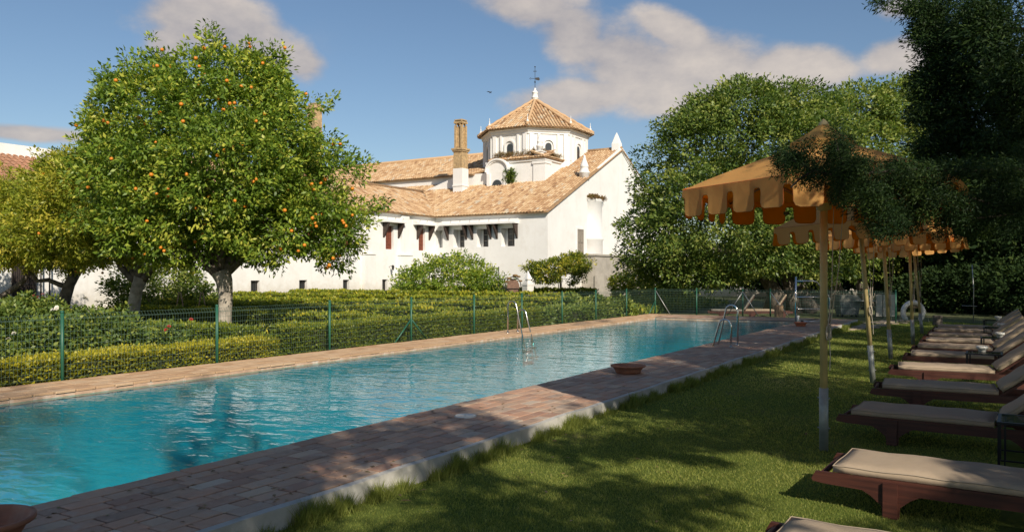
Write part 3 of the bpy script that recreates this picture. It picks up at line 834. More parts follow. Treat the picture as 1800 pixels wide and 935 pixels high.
def window(o, u, v, inn, a, b_, c, d, depth, kind):
    """frame, pane and bars of one window in an opening"""
    o, u, v, inn = Vector(o), Vector(u), Vector(v), Vector(inn)
    P = lambda p, q, r: o + u * p + v * q + inn * r
    def slab(mb, p0, p1, q0, q1, r0, r1):
        mb.add([P(p0, q0, r0), P(p1, q0, r0), P(p1, q1, r0), P(p0, q1, r0), P(p0, q0, r1), P(p1, q0, r1), P(p1, q1, r1), P(p0, q1, r1)],
               [(0, 1, 2, 3), (7, 6, 5, 4), (0, 4, 5, 1), (1, 5, 6, 2), (2, 6, 7, 3), (3, 7, 4, 0)])
    mb = MB(); e = .07; dp = depth - .06
    slab(mb, a, a + e, c, d, dp, depth - .002); slab(mb, b_ - e, b_, c, d, dp, depth - .002); slab(mb, a + e, b_ - e, c, c + e, dp, depth - .002); slab(mb, a + e, b_ - e, d - e, d, dp, depth - .002)
    fr_ = cb(mb, 'window', {'red': 'shutter_red', 'pale': 'glazing_bar'}.get(kind, 'dark_wood'))
    mb = MB(); slab(mb, a + e, b_ - e, c + e, d - e, dp + .025, depth - .01)
    mb.v = [(x - CH.x, y - CH.y, z - CH.z) for x, y, z in mb.v]; mb.build('pane', {'red': 'shutter_red', 'pale': 'glazing_bar'}.get(kind, 'window_glass'), fr_)
    mb = MB()
    if kind == 'red':
        k = c + e + .05
        while k < d - e - .03:
            slab(mb, a + e, b_ - e, k, k + .045, dp - .015, dp + .02); k += .11
        nm, mt = 'louvre', 'shutter_red'
    elif kind == 'iron':
        n = max(3, int((b_ - a) / .13))
        for i in range(1, n): p = a + (b_ - a) * i / n; slab(mb, p - .014, p + .014, c, d, dp - .10, dp - .07)
        nm, mt = 'bars', 'iron'
    else:
        for f in (.34, .67): q = c + (d - c) * f; slab(mb, a + e, b_ - e, q - .022, q + .022, dp - .02, dp + .02)
        p = (a + b_) / 2; slab(mb, p - .018, p + .018, c + e, d - e, dp - .015, dp + .015)
        nm, mt = 'glazing_bars', 'glazing_bar'
    mb.v = [(x - CH.x, y - CH.y, z - CH.z) for x, y, z in mb.v]
    mb.build(nm, mt, fr_, kind='stuff')
def tiles(o, u, v, W, H, inside=None, pw=.27, pl=.42, seed=0, raise_=.0):
    """barrel tiles laid in courses on the slope o + u*a + v*b; inside(a,b) limits the outline"""
    o, u, v = Vector(o), Vector(u).normalized(), Vector(v).normalized()
    nn_ = u.cross(v).normalized()
    if nn_.z < 0: nn_ = -nn_
    mb = MB(); rr = random.Random(seed)
    nu, nv = int(W / pw), int(H / pl) + 1
    for i in range(nu):
        a = (i + .5) * pw
        colt = rr.uniform(-.06, .06)
        for j in range(nv):
            b_ = j * pl
            if b_ > H: continue
            if inside and not inside(a, b_ + pl * .5): continue
            mb.tint = min(1, max(0, rr.gauss(.55, .22) + colt))
            r_ = pw * .40; L_ = pl * 1.12; jx = rr.uniform(-.012, .012)
            ring = []
            for e, (bb, hh_, rs) in enumerate(((b_ - .03 + rr.uniform(-.02, .02), .055, 1.0), (b_ + L_, .02, .86))):
                for k in range(5):
                    an = math.pi * k / 4
                    ring.append(o + u * (a + jx + math.cos(an) * r_ * rs) + v * bb + nn_ * (hh_ + raise_ + math.sin(an) * r_ * .75 * rs))
            fs_ = [(k, k + 1, 5 + k + 1, 5 + k) for k in range(4)] + [(4, 3, 2, 1, 0)]
            mb.add(ring, fs_)
    return mb
def slope(o, u, v, W, H, inside=None, seed=0, poly=None, mat='roof_tile'):
    """one roof slope: the deck polygon and the tiles on it"""
    o_, u_, v_ = Vector(o), Vector(u).normalized(), Vector(v).normalized()
    n_ = u_.cross(v_).normalized()
    if n_.z < 0: n_ = -n_
    mb = MB(); pg = poly or [(0, 0), (W, 0), (W, H), (0, H)]
    top = [o_ + u_ * a + v_ * b_ for a, b_ in pg]; k = len(top)
    mb.add(top + [p - n_ * .07 for p in top], [tuple(range(k)), tuple(range(2 * k - 1, k - 1, -1))] + [(i, k + i, k + (i + 1) % k, (i + 1) % k) for i in range(k)])
    r_ = cb(mb, 'roof', 'roof_deck'); fix_normals(r_)
    if inside is None and poly:
        px_ = [p[0] for p in poly]; py_ = [p[1] for p in poly]
        inside = lambda a, b_: bool(in_poly(np.array([a]), np.array([b_]), poly)[0])
    t_ = tiles(o, u, v, W, H, inside, seed=seed)
    t_.v = [(x - CH.x, y - CH.y, z - CH.z) for x, y, z in t_.v]
    t_.build('roof_tiles', mat, r_, kind='stuff')
    return r_
X0, X1, YF = -38.6, -28.3, 51.4
ZE = 6.2
# F1: facade wall with four deep-set windows
k_ = lambda px: (px - 900) / FPX
xf = lambda px, yy=YF: (k_(px) * .8535 * yy - .521 * yy) / (.8535 + .521 * k_(px))
yw = lambda px, xx=X0: (.8535 * xx + .521 * k_(px) * xx) / (.8535 * k_(px) - .521)
holes = []
for (a, b_) in ((763.5, 778), (797, 816.5), (838, 858.5), (881, 904.5)):
    holes.append((max(.05, xf(a) - X0), xf(b_) - X0, 3.72, 5.12))
holes = [(a, b_, c - .0, d) for a, b_, c, d in holes]
wz = -.4
hh_ = [(a, b_, c - wz, d - wz) for a, b_, c, d in holes]
o_ = (X0, YF, wz)
cb(wall_holes(o_, (1, 0, 0), (0, 0, 1), (0, 1, 0), X1 - X0, ZE - wz, hh_, .62), 'wall', 'limewash')
for h in hh_: window(o_, (1, 0, 0), (0, 0, 1), (0, 1, 0), h[0] + .28, h[1], h[2], h[3], .60, 'glazed')
# gabled body behind the facade
mb = MB(); ya = YF + .64
yap, zap = 64.8, ZE + SL * 13.4
mb.prism([(ya, wz), (ya, ZE + SL * .5), (yap, zap - .12), (78.2, ZE - .1), (78.2, wz)], 'x', X0 - 4, X1)
mb.box(X1 - .4, X1, YF + .001, ya + .002, wz, ZE + .14)
cb(mb, 'wall', 'limewash')
# slit window in the gable end, cylindrical buttress, cornice
mb = MB(); ys0, ys1 = yw(1014, X1), yw(1025, X1)
mb.box(X1 - .02, X1 + .07, ys0 - .12, ys0 - .002, 2.1, 5.15); mb.box(X1 - .02, X1 + .07, ys1 + .002, ys1 + .12, 2.1, 5.15); mb.box(X1 - .02, X1 + .07, ys0 - .12, ys1 + .12, 5.152, 5.3)
f_ = cb(mb, 'window_frame', 'limewash')
window((X1 + .09, ys0, 0), (0, 1, 0), (0, 0, 1), (-1, 0, 0), 0, ys1 - ys0, 2.1, 5.15, .10, 'pale')
yb0, yb1 = yw(1032, X1), yw(1056, X1); yc = (yb0 + yb1) / 2; rb = (yb1 - yb0) / 2
mb = MB(); mb.lathe([(rb * 1.02, -.2), (rb * 1.02, 4.35), (rb * 1.12, 4.42), (rb * 1.12, 4.55), (rb * .97, 4.62), (rb * .95, 7.5), (rb * 1.05, 7.55), (rb * 1.0, 7.75), (0, 7.9)], (X1 - .05, yc, 0), 24, -math.pi / 2, math.pi / 2)
mb.v = [(X1 - .05 + (x - X1 + .05) * .42, y, z) for x, y, z in mb.v]
bt = cb(mb, 'buttress', 'limewash')
P = np.array([[X1 + .05 + .35 * random.random(), yc + random.uniform(-rb, rb), 7.75 + .12 * random.random()] for _ in range(26)])
Q, tn = cloud(P, .22, 60, np.tile([0, 0, 1.0], (26, 1)), .2, .25, tint0=.4)
link('dry_weeds', quads_mesh('dry_weeds', Q - np.array(CH), tn, 'dry_weed'), church, kind='stuff')
# gable coping (raised moulding along the rake on the far side and a thinner one on the near side)
def rake(y0, z0, y1, z1, w0, h0, x0=X1 - .3, x1=X1 + .14):
    mb = MB(); mb.prism([(y0, z0 - h0), (y0, z0), (y1, z1), (y1, z1 - h0)], 'x', x0, x1); return mb
yr = 70.6
mb = rake(yap, zap + .25, yr, zap + .25 - .52 * (yr - yap), 0, .28)
mb.prism([(yap, zap - .1), (yap, zap - .03), (yr, zap - .03 - .52 * (yr - yap)), (yr, zap - .35 - .52 * (yr - yap))], 'x', X1 - .2, X1 + .07)
mb.prism([(60.0, ZE + SL * 8.6 + .08), (60.0, ZE + SL * 8.6 + .2), (yap, zap + .25), (yap, zap + .05)], 'x', X1 - .2, X1 + .09)
c_ = cb(mb, 'gable_coping', 'limewash'); fix_normals(c_)
def pinnacle(c, h, w_, name='pinnacle'):
    mb = MB()
    mb.lathe([(0, 0), (w_ * .5, 0), (w_ * .5, h * .28), (w_ * .58, h * .30), (w_ * .58, h * .34), (w_ * .44, h * .36), (w_ * .40, h * .52), (w_ * .46, h * .54), (w_ * .42, h * .58), (w_ * .22, h * .78), (w_ * .12, h * .92), (w_ * .15, h * .95), (0, h)], c, 12)
    return cb(mb, name, 'limewash')
pinnacle((X1 - .35, 58.2, ZE + SL * 6.7 - .15), 2.1, .80)
mb = MB(); s = .34
px_, py_, pz_ = X1 - .38, yap - .1, zap + .05
mb.box(px_ - s, px_ + s, py_ - s, py_ + s, pz_ - .3, pz_ + .55)
mb.add([(px_ - s, py_ - s, pz_ + .551), (px_ + s, py_ - s, pz_ + .551), (px_ + s, py_ + s, pz_ + .551), (px_ - s, py_ + s, pz_ + .551), (px_ - .11, py_ - .11, pz_ + 1.3), (px_ + .11, py_ - .11, pz_ + 1.3), (px_ + .11, py_ + .11, pz_ + 1.3), (px_ - .11, py_ + .11, pz_ + 1.3), (px_, py_, pz_ + 1.6)],
       [(0, 1, 5, 4), (1, 2, 6, 5), (2, 3, 7, 6), (3, 0, 4, 7), (4, 5, 8), (5, 6, 8), (6, 7, 8), (7, 4, 8)])
cb(mb, 'pinnacle', 'limewash')
# main slope; stops at the crossing block and at the valley with the wing
ov = .35
sv = (0, 1, SL); hyp = math.sqrt(1 + SL * SL)
H = (yap - YF + ov) * hyp
polyS = [(-.3, 0), (X1 - X0 + .2, 0), (X1 - X0 + .2, H), (X1 - X0 - 3.75, H), (X1 - X0 - 3.75, (57.8 - YF + ov) * hyp), (-6.3, (57.8 - YF + ov) * hyp), (-6.0, 5.6 * hyp)]
slope((X0, YF - ov, ZE - SL * ov + .12), (1, 0, 0), sv, X1 - X0 + .2, H, poly=polyS, seed=2)
# strip of the same slope left of the concave corner
t_ = tiles((X0 - 6, YF - ov, ZE - SL * ov + .12), (1, 0, 0), sv, 6.0, (57.8 - YF + ov) * hyp, inside=lambda a, b_: (6 - a) < b_ / hyp - ov + .1, seed=3)
t_.v = [(x - CH.x, y - CH.y, z - CH.z) for x, y, z in t_.v]; t_.build('roof_tiles', 'roof_tile', church, kind='stuff')
slope((X1 + .2, 78.5, ZE - .1), (-1, 0, 0), (0, -1, SL), 10, 13.6 * hyp, seed=4)
# ridge caps
mb = MB(); mb.tube([(X1 - 3.6, yap, zap + .2), (X1 + .1, yap, zap + .2)], .17, 8); cb(mb, 'ridge_cap', 'roof_deck')
# eave board line under the tiles
mb = MB(); mb.box(X0 + .0, X1 + .05, YF - .22, YF - .001, ZE - .14, ZE - .02); cb(mb, 'eave_moulding', 'limewash')

# ---- wing along x = X0 towards the camera
WY0 = 27.6
WZ = ZE
wh = []
for (a, b_) in ((678, 692), (736, 747.5)):
    wh.append((yw(a), yw(b_), 3.45, 5.2, 'red'))
for (a, b_) in ((441, 456.5), (526, 540), (603, 614), (672, 681)):
    wh.append((yw(a), yw(b_), .35, 1.22, 'iron'))
wh.append((41.0, 42.0, 3.45, 5.2, 'red')); wh.append((37.2, 38.2, 3.45, 5.2, 'red')); wh.append((33.2, 34.2, 3.45, 5.2, 'red'))
o_ = (X0, WY0, wz); L_ = YF - WY0 - .001
hs2 = [(a - WY0, b_ - WY0, c - wz, d - wz) for a, b_, c, d, k in wh]
cb(wall_holes(o_, (0, 1, 0), (0, 0, 1), (-1, 0, 0), L_, WZ - wz, hs2, .30), 'wall', 'limewash')
for h, (_, _, _, _, kd) in zip(hs2, wh): window(o_, (0, 1, 0), (0, 0, 1), (-1, 0, 0), *h, .28, kd)
mb = MB(); mb.prism([(X0 - .31, wz), (X0 - .31, WZ + .10), (X0 - 5.5, WZ + SL * 5.5 - .1), (X0 - 11, WZ), (X0 - 11, wz)], 'y', WY0, 57.7)
cb(mb, 'wall', 'limewash')
Hh = (5.5 + ov) * hyp
LW = 57.0 - WY0
slope((X0 + ov, WY0 - .1, WZ - SL * ov + .12), (0, 1, 0), (-1, 0, SL), LW, Hh, poly=[(0, 0), (YF - WY0 + .1 - ov, 0), (LW - .2, Hh), (0, Hh)], seed=5)
slope((X0 - 11.3, WY0 - .1, WZ - .1), (0, 1, 0), (1, 0, SL), LW, 5.7 * hyp, seed=6)
mb = MB(); mb.tube([(X0 - 5.5, WY0, WZ + SL * 5.5 + .2), (X0 - 5.5, 57.2, WZ + SL * 5.5 + .2)], .16, 8)
mb.tube([(X0 + ov - .1, YF - ov + .1, ZE - .02), (X0 - 5.4, YF + 5.4, ZE + SL * 5.5 + .1)], .10, 6)
cb(mb, 'ridge_cap', 'roof_deck')
mb = MB(); mb.box(X0 + .001, X0 + .20, WY0, YF - .3, WZ - .14, WZ - .02); cb(mb, 'eave_moulding', 'limewash')
# wall piers of the wing
for (pa, pb_) in ((703, 716), (640, 650)):
    y0, y1 = yw(pa), yw(pb_)
    mb = MB(); mb.prism([(y0, -.3), (y0, WZ - .2), (y1, WZ - .2), (y1, -.3)], 'x', X0 + .002, X0 + .22)
    mb.box(X0 + .003, X0 + .34, y0 - .25, y1 + .25, -.3, 3.0)
    mb.box(X0 + .004, X0 + .40, y0 - .3, y1 + .3, 3.001, 3.09)
    cb(mb, 'wall_pier', 'limewash')
# hoods on scalloped brackets
def bracket(mb, fr, out, z, proj, hgt, th):
    """scalloped bracket: profile in (out, z)"""
    pr = [(0, z), (proj, z), (proj, z - .10)]
    n = 5
    for i in range(n):
        f0, f1 = i / n, (i + 1) / n
        x0_, z0_ = proj * (1 - f0), z - .10 - (hgt - .1) * f0
        x1_, z1_ = proj * (1 - f1), z - .10 - (hgt - .1) * f1
        pr += [(x0_ * .82 + x1_ * .18 - .01, z0_ - (z0_ - z1_) * .62), (x1_ + .035 if i < n - 1 else 0.0, z1_ + .02)]
        if i < n - 1: pr.append((x1_ + .06, z1_))
    fr = Vector(fr); out = Vector(out); side = Vector((0, 0, 1)).cross(out)
    k = len(pr)
    vs_ = [fr + out * a + Vector((0, 0, b_ )) + side * s_ for s_ in (-th / 2, th / 2) for a, b_ in pr]
    mb.add(vs_, [tuple(range(k - 1, -1, -1)), tuple(range(k, 2 * k))] + [(i, (i + 1) % k, k + (i + 1) % k, k + i) for i in range(k)])
zh = 5.42
def hood(o, u, out, a, b_, brs, proj=.62):
    o, u, out = Vector(o), Vector(u), Vector(out)
    mb = MB(); P = lambda p, q, z: o + u * p + out * q + Vector((0, 0, z))
    mb.add([P(a, .002, zh), P(b_, .002, zh), P(b_, proj, zh), P(a, proj, zh), P(a, .002, zh + .42), P(b_, .002, zh + .42), P(b_, proj, zh + .12), P(a, proj, zh + .12)],
           [(3, 2, 1, 0), (4, 5, 6, 7), (0, 1, 5, 4), (1, 2, 6, 5), (2, 3, 7, 6), (3, 0, 4, 7)])
    h_ = cb(mb, 'window_hood', 'limewash'); fix_normals(h_)
    for p in brs:
        m2 = MB(); bracket(m2, o + u * p + out * .002, out, zh - .002, proj * .92, 1.15, .12)
        m2.v = [(x - CH.x, y - CH.y, z - CH.z) for x, y, z in m2.v]
        q = m2.build('bracket', 'dark_wood', h_)
        fix_normals(q)
    m3 = MB(); k = a + .25
    while k < b_:
        m3.tube([P(k, proj * .75, zh + .2), P(k, proj * .8, zh + .34), P(k + .08, proj * .8, zh + .36)], .012, 4); k += .9
    m3.v = [(x - CH.x, y - CH.y, z - CH.z) for x, y, z in m3.v]; m3.build('hook', 'iron', h_, kind='stuff')
hood((0, YF, 0), (1, 0, 0), (0, -1, 0), X0 + .7, xf(912), [xf(p) for p in (788, 820, 831, 863, 874, 909)])
hood((X0, 0, 0), (0, 1, 0), (1, 0, 0), yw(668), yw(704), [yw(674), yw(700)])
hood((X0, 0, 0), (0, 1, 0), (1, 0, 0), yw(726), yw(758), [yw(733), yw(754)])
hood((X0, 0, 0), (0, 1, 0), (1, 0, 0), 36.4, 39.0, [36.6, 38.8])

# ---- crossing block under the dome
BX1, BY, BZ = -32.1, 57.8, 11.25
mb = MB(); mb.box(-41.5, BX1, BY, 68.5, 6, BZ - .9)
mb.box(-36.4, BX1 + .001, BY - .001, 68.4, BZ - .95, BZ)
mb.box(-37.9, BX1 + .12, BY - .12, 68.3, BZ - .18, BZ + .0)
mb.box(BX1 - 1.05, BX1 + .1, BY - .1, BY + .9, 6, BZ - .25)
mb.box(BX1 - 1.12, BX1 + .16, BY - .16, BY + .96, BZ - .45, BZ - .24)
mb.box(BX1 - 1.05, BX1 - .35, BY + .05, BY + .75, BZ, BZ + .55)
mb.box(BX1 - 1.12, BX1 - .28, BY - .02, BY + .82, BZ + .551, BZ + .65)
cb(mb, 'crossing_block', 'limewash')
pinnacle((BX1 - .7, BY + .4, BZ + .6), 1.5, .55)
slope((-37.6, BY - .25, BZ + .06), (1, 0, 0), (0, 1, .38), 5.7, 1.7, seed=8)
slope((BX1 + .25, BY - .2, BZ + .06), (0, 1, 0), (-1, 0, .38), 5.2, 1.5, seed=9)
slope((-41.6, BY - .2, BZ - .95), (1, 0, 0), (0, 1, .30), 2.5, 3.4, seed=10)
P = np.array([[random.uniform(-37.3, -32.5), BY + random.uniform(.1, .9), BZ + .45 + .25 * random.random()] for _ in range(60)] + [[BX1 - random.uniform(-.1, .5), BY + random.uniform(1, 4.5), BZ + .3 + .2 * random.random()] for _ in range(36)])
Q, tn = cloud(P, .20, 34, np.tile([0, 0, 1.0], (len(P), 1)), .22, .14, tint0=.45)
link('dry_weeds', quads_mesh('dry_weeds', Q - np.array(CH), tn, 'dry_weed'), church, kind='stuff')
P = np.array([[xf(896, BY - .3) + random.uniform(-.35, .35), BY - .3, 9.9 + random.uniform(-.45, .5)] for _ in range(26)])
Q, tn = cloud(P, .26, 60, np.tile([0, -.7, .7], (26, 1)), .2, .35, tint0=.3)
link('wall_shrub', quads_mesh('wall_shrub', Q - np.array(CH), tn, 'carob_leaf'), church, kind='stuff')
# arched dormer with its curved pediment
xa0, xa1 = xf(864, BY), xf(894, BY); xm = (xa0 + xa1) / 2; hw = (xa1 - xa0) / 2
def arch_pts(cx, hw_, z0, zs, rise, n=10):
    return [(cx - hw_, z0)] + [(cx - hw_ * math.cos(math.pi * i / n), zs + rise * math.sin(math.pi * i / n)) for i in range(n + 1)] + [(cx + hw_, z0)]
mb = MB(); mb.prism(arch_pts(xm, hw * 1.2, 8.9, 10.35, .95), 'y', BY - .42, BY + .3); q = cb(mb, 'dormer', 'limewash'); fix_normals(q)
mb = MB()
for rr_, dz, y0 in ((1.34, .12, .62), (1.24, .0, .52)):
    o1 = arch_pts(xm, hw * rr_, 10.2 + dz, 10.35 + dz, 1.0); o2 = arch_pts(xm, hw * (rr_ - .12), 10.2 + dz, 10.35 + dz, .86)
    n = len(o1)
    vs_ = [(a, BY - y0, b_) for a, b_ in o1] + [(a, BY - y0, b_) for a, b_ in o2] + [(a, BY, b_) for a, b_ in o1] + [(a, BY, b_) for a, b_ in o2]
    fs_ = []
    for i in range(n - 1): fs_ += [(i, i + 1, n + i + 1, n + i), (2 * n + i, i, i + 1, 2 * n + i + 1)[::1], (n + i, n + i + 1, 3 * n + i + 1, 3 * n + i)]
    mb.add(vs_, fs_)
q = cb(mb, 'pediment', 'limewash'); fix_normals(q)
mb = MB(); mb.prism(arch_pts(xm, hw * .82, 8.7, 9.65, .75), 'y', BY - .44, BY - .425); q = cb(mb, 'niche', 'limewash'); fix_normals(q)
mb = MB(); mb.prism(arch_pts(xm, hw * .55, 8.3, 9.15, .5), 'y', BY - .50, BY - .445); q = cb(mb, 'window', 'window_glass'); fix_normals(q)
for e in (-1, 1):
    mb = MB(); mb.box(xm + e * hw * .98 - .16, xm + e * hw * .98 + .16, BY - .55, BY - .40, 8, 10.2)
    cb(mb, 'pilaster', 'limewash')

# ---- octagonal drum and its tent roof
DC = Vector((-36.0, 63.0)); RO = 4.72
def octo(rad, z, off=22.5): return [(DC.x + rad * math.cos(R(off + 45 * i)), DC.y + rad * math.sin(R(off + 45 * i)), z) for i in range(8)]
def oct_solid(mb, prof):
    rings = [octo(r_, z) for r_, z in prof]; vs_ = [p for rg in rings for p in rg]; fs_ = []
    for i in range(len(prof) - 1):
        for k in range(8): fs_.append((i * 8 + k, i * 8 + (k + 1) % 8, (i + 1) * 8 + (k + 1) % 8, (i + 1) * 8 + k))
    fs_ += [tuple(range(7, -1, -1)), tuple((len(prof) - 1) * 8 + k for k in range(8))]
    mb.add(vs_, fs_)
ZD0, ZD1 = 10.2, 14.0
mb = MB(); oct_solid(mb, [(RO + .12, ZD0), (RO + .12, ZD0 + 1.15), (RO, ZD0 + 1.25), (RO, ZD1 - .42), (RO + .10, ZD1 - .40), (RO + .10, ZD1 - .30), (RO + .22, ZD1 - .18), (RO + .22, ZD1 - .05), (RO + .36, ZD1 + .02), (RO + .36, ZD1 + .10)])
drum = cb(mb, 'drum', 'limewash')
for i in range(8):
    a0_, a1_ = Vector(octo(RO, 0)[i]), Vector(octo(RO, 0)[(i + 1) % 8])
    u_ = (a1_ - a0_).normalized(); W_ = (a1_ - a0_).length; on = Vector((u_.y, -u_.x, 0))
    P_ = lambda a, z, q: a0_ + u_ * a + on * q + Vector((0, 0, z)) - CH
    mb = MB()
    for (c_, hw_) in ((.28, .17), (.95, .10), (W_ - .95, .10), (W_ - .28, .17)):
        vs_ = [P_(c_ - hw_, ZD0 + 1.2, .0), P_(c_ + hw_, ZD0 + 1.2, .0), P_(c_ + hw_, ZD1 - .42, .0), P_(c_ - hw_, ZD1 - .42, .0), P_(c_ - hw_, ZD0 + 1.2, .13), P_(c_ + hw_, ZD0 + 1.2, .13), P_(c_ + hw_, ZD1 - .42, .13), P_(c_ - hw_, ZD1 - .42, .13)]
        mb.add(vs_, [(4, 5, 6, 7), (0, 4, 7, 3), (1, 2, 6, 5), (3, 7, 6, 2), (0, 1, 5, 4)])
    q = mb.build('pilaster_pair', 'limewash', drum, kind='stuff'); fix_normals(q)
    # arched window: surround ring and dark glass
    def arch3(hw_, z0, zs, q_, n=8):
        pts_ = [P_(W_ / 2 - hw_, z0, q_)] + [P_(W_ / 2 - hw_ * math.cos(math.pi * j / n), zs + hw_ * math.sin(math.pi * j / n), q_) for j in range(n + 1)] + [P_(W_ / 2 + hw_, z0, q_)]
        return pts_
    mb = MB(); A = arch3(.56, ZD0 + 1.35, ZD1 - 1.35, .0); B = arch3(.56, ZD0 + 1.35, ZD1 - 1.35, .12); Cc = arch3(.42, ZD0 + 1.35, ZD1 - 1.35, .12); Dd_ = arch3(.42, ZD0 + 1.35, ZD1 - 1.35, .02)
    n = len(A); fs_ = []
    for j in range(n - 1): fs_ += [(j, j + 1, n + j + 1, n + j), (n + j, n + j + 1, 2 * n + j + 1, 2 * n + j), (2 * n + j, 2 * n + j + 1, 3 * n + j + 1, 3 * n + j)]
    mb.add(A + B + Cc + Dd_, fs_)
    ws = mb.build('window_surround', 'limewash', drum); fix_normals(ws)
    mb = MB(); B = arch3(.28, ZD0 + 1.5, ZD1 - 1.42, .03); mb.add(B, [tuple(range(len(B)))]); A_ = arch3(.28, ZD0 + 1.5, ZD1 - 1.42, .015); 
    q = mb.build('window', 'window_glass', drum); fix_normals(q)
ZT = 17.35
for i in range(8):
    e0, e1 = Vector(octo(RO + .62, ZD1 + .12)[i]), Vector(octo(RO + .62, ZD1 + .12)[(i + 1) % 8]); ap = Vector((DC.x, DC.y, ZT))
    m_ = (e0 + e1) / 2; W_ = (e1 - e0).length; H_ = (ap - m_).length
    slope(e0, e1 - e0, ap - m_, W_, H_, seed=30 + i, poly=[(0, 0), (W_, 0), (W_ / 2, H_)])
    mb = MB(); k = 14
    pts_ = [e0.lerp(ap, j / k) + Vector((0, 0, .16 + .02 * (j % 2))) for j in range(k + 1)]
    mb.tube(pts_, [.15 if j % 2 else .12 for j in range(k + 1)], 7); cb(mb, 'hip_cap', 'roof_tile')
    mb = MB(); c_ = Vector(octo(RO + .30, ZD1 + .25)[i])
    mb.lathe([(0, 0), (.14, 0), (.11, .16), (.06, .22), (.12, .32), (.10, .42), (.04, .48), (.06, .58), (.025, .66), (.025, .92), (0, .95)], c_, 8)
    cb(mb, 'finial', 'limewash')
mb = MB(); mb.lathe([(0, -.4), (.55, -.4), (.38, -.1), (.30, .0), (.27, .22), (.33, .26), (.33, .32), (.25, .38), (.25, .70), (.30, .74), (.27, .80), (.12, .95), (.08, 1.05), (.12, 1.12), (0, 1.2)], (DC.x, DC.y, ZT), 12)
cb(mb, 'lantern', 'limewash')
mb = MB(); zz = ZT + 1.1; x, y = DC.x, DC.y; u_ = Vector((cy, sy, 0))
def vp(a, z): return (x + u_.x * a, y + u_.y * a, z)
mb.tube([vp(0, zz), vp(0, zz + 2.4)], .028, 6); mb.tube([vp(-.5, zz + 1.15), vp(.5, zz + 1.15)], .025, 5)
mb.tube([vp(-.22, zz + 1.95), vp(.22, zz + 1.95)], .035, 5); mb.tube([vp(0, zz + 2.4), vp(0, zz + 2.5)], .08, 6); mb.tube([vp(0, zz + .7), vp(0, zz + .82)], .09, 6)
s2 = Vector((-u_.y, u_.x, 0)) * .02
pl = [(.06, 1.02), (.5, .93), (.62, 1.06), (.5, 1.28), (.06, 1.24)]
vs_ = [Vector(vp(a, zz + b_)) + s2 * e for e in (-1, 1) for a, b_ in pl]
mb.add(vs_, [(4, 3, 2, 1, 0), (5, 6, 7, 8, 9)] + [(i, (i + 1) % 5, 5 + (i + 1) % 5, 5 + i) for i in range(5)])
mb.tube([vp(-.5, zz + 1.05), vp(-.68, zz + 1.15), vp(-.5, zz + 1.25)], .03, 5)
mb.v = [(DC.x + (x - DC.x) * .72, DC.y + (y - DC.y) * .72, zz + (z - zz) * .82) for x, y, z in mb.v]
cb(mb, 'weathervane', 'iron')

# ---- chimney with an open arched top
cx, cy_ = -39.9, 56.8
mb = MB(); mb.box(cx - .75, cx + .75, cy_ - .7, cy_ + .7, 6.5, 10.75); mb.box(cx - .82, cx + .82, cy_ - .77, cy_ + .77, 9.2, 9.32)
slim = lambda m_: setattr(m_, 'v', [(cx + (x - cx) * .66, cy_ + (y - cy_) * .66, z) for x, y, z in m_.v])
slim(mb); cb(mb, 'chimney_base', 'limewash')
mb = MB(); b1 = .68
mb.box(cx - b1, cx + b1, cy_ - b1, cy_ + b1, 10.752, 12.2)
mb.box(cx - b1 - .12, cx + b1 + .12, cy_ - b1 - .12, cy_ + b1 + .12, 12.202, 12.34)
mb.box(cx - b1 - .22, cx + b1 + .22, cy_ - b1 - .22, cy_ + b1 + .22, 12.342, 12.5)
for sx in (-1, 1):
    for sy_ in (-1, 1):
        mb.box(cx + sx * .48 - .13, cx + sx * .48 + .13, cy_ + sy_ * .48 - .13, cy_ + sy_ * .48 + .13, 12.502, 14.5)
mb.box(cx - .36, cx + .36, cy_ - .36, cy_ + .36, 12.503, 14.4)
for sx in (-1, 1):
    mb.prism([(cy_ - .5, 14.9)] + [(cy_ - .30 * math.cos(math.pi * i / 6), 14.35 + .30 * math.sin(math.pi * i / 6)) for i in range(7)] + [(cy_ + .5, 14.9)], 'x', cx + sx * .53 - .07, cx + sx * .53 + .07)
    mb.prism([(cx - .5, 14.9)] + [(cx - .30 * math.cos(math.pi * i / 6), 14.35 + .30 * math.sin(math.pi * i / 6)) for i in range(7)] + [(cx + .5, 14.9)], 'y', cy_ + sx * .53 - .07, cy_ + sx * .53 + .07)
mb.box(cx - .66, cx + .66, cy_ - .66, cy_ + .66, 14.65, 14.82); mb.box(cx - .6, cx + .6, cy_ - .6, cy_ + .6, 14.822, 15.0)
slim(mb); q = cb(mb, 'chimney', 'old_brick')
# second stack seen beside the orange tree
c2 = D(553, 240, 66)
mb = MB(); mb.box(c2.x - .42, c2.x + .42, c2.y - .42, c2.y + .42, 7, 15.2); mb.box(c2.x - .52, c2.x + .52, c2.y - .52, c2.y + .52, 15.202, 15.4); mb.box(c2.x - .36, c2.x + .36, c2.y - .36, c2.y + .36, 15.402, 15.7)
cb(mb, 'chimney', 'old_brick')

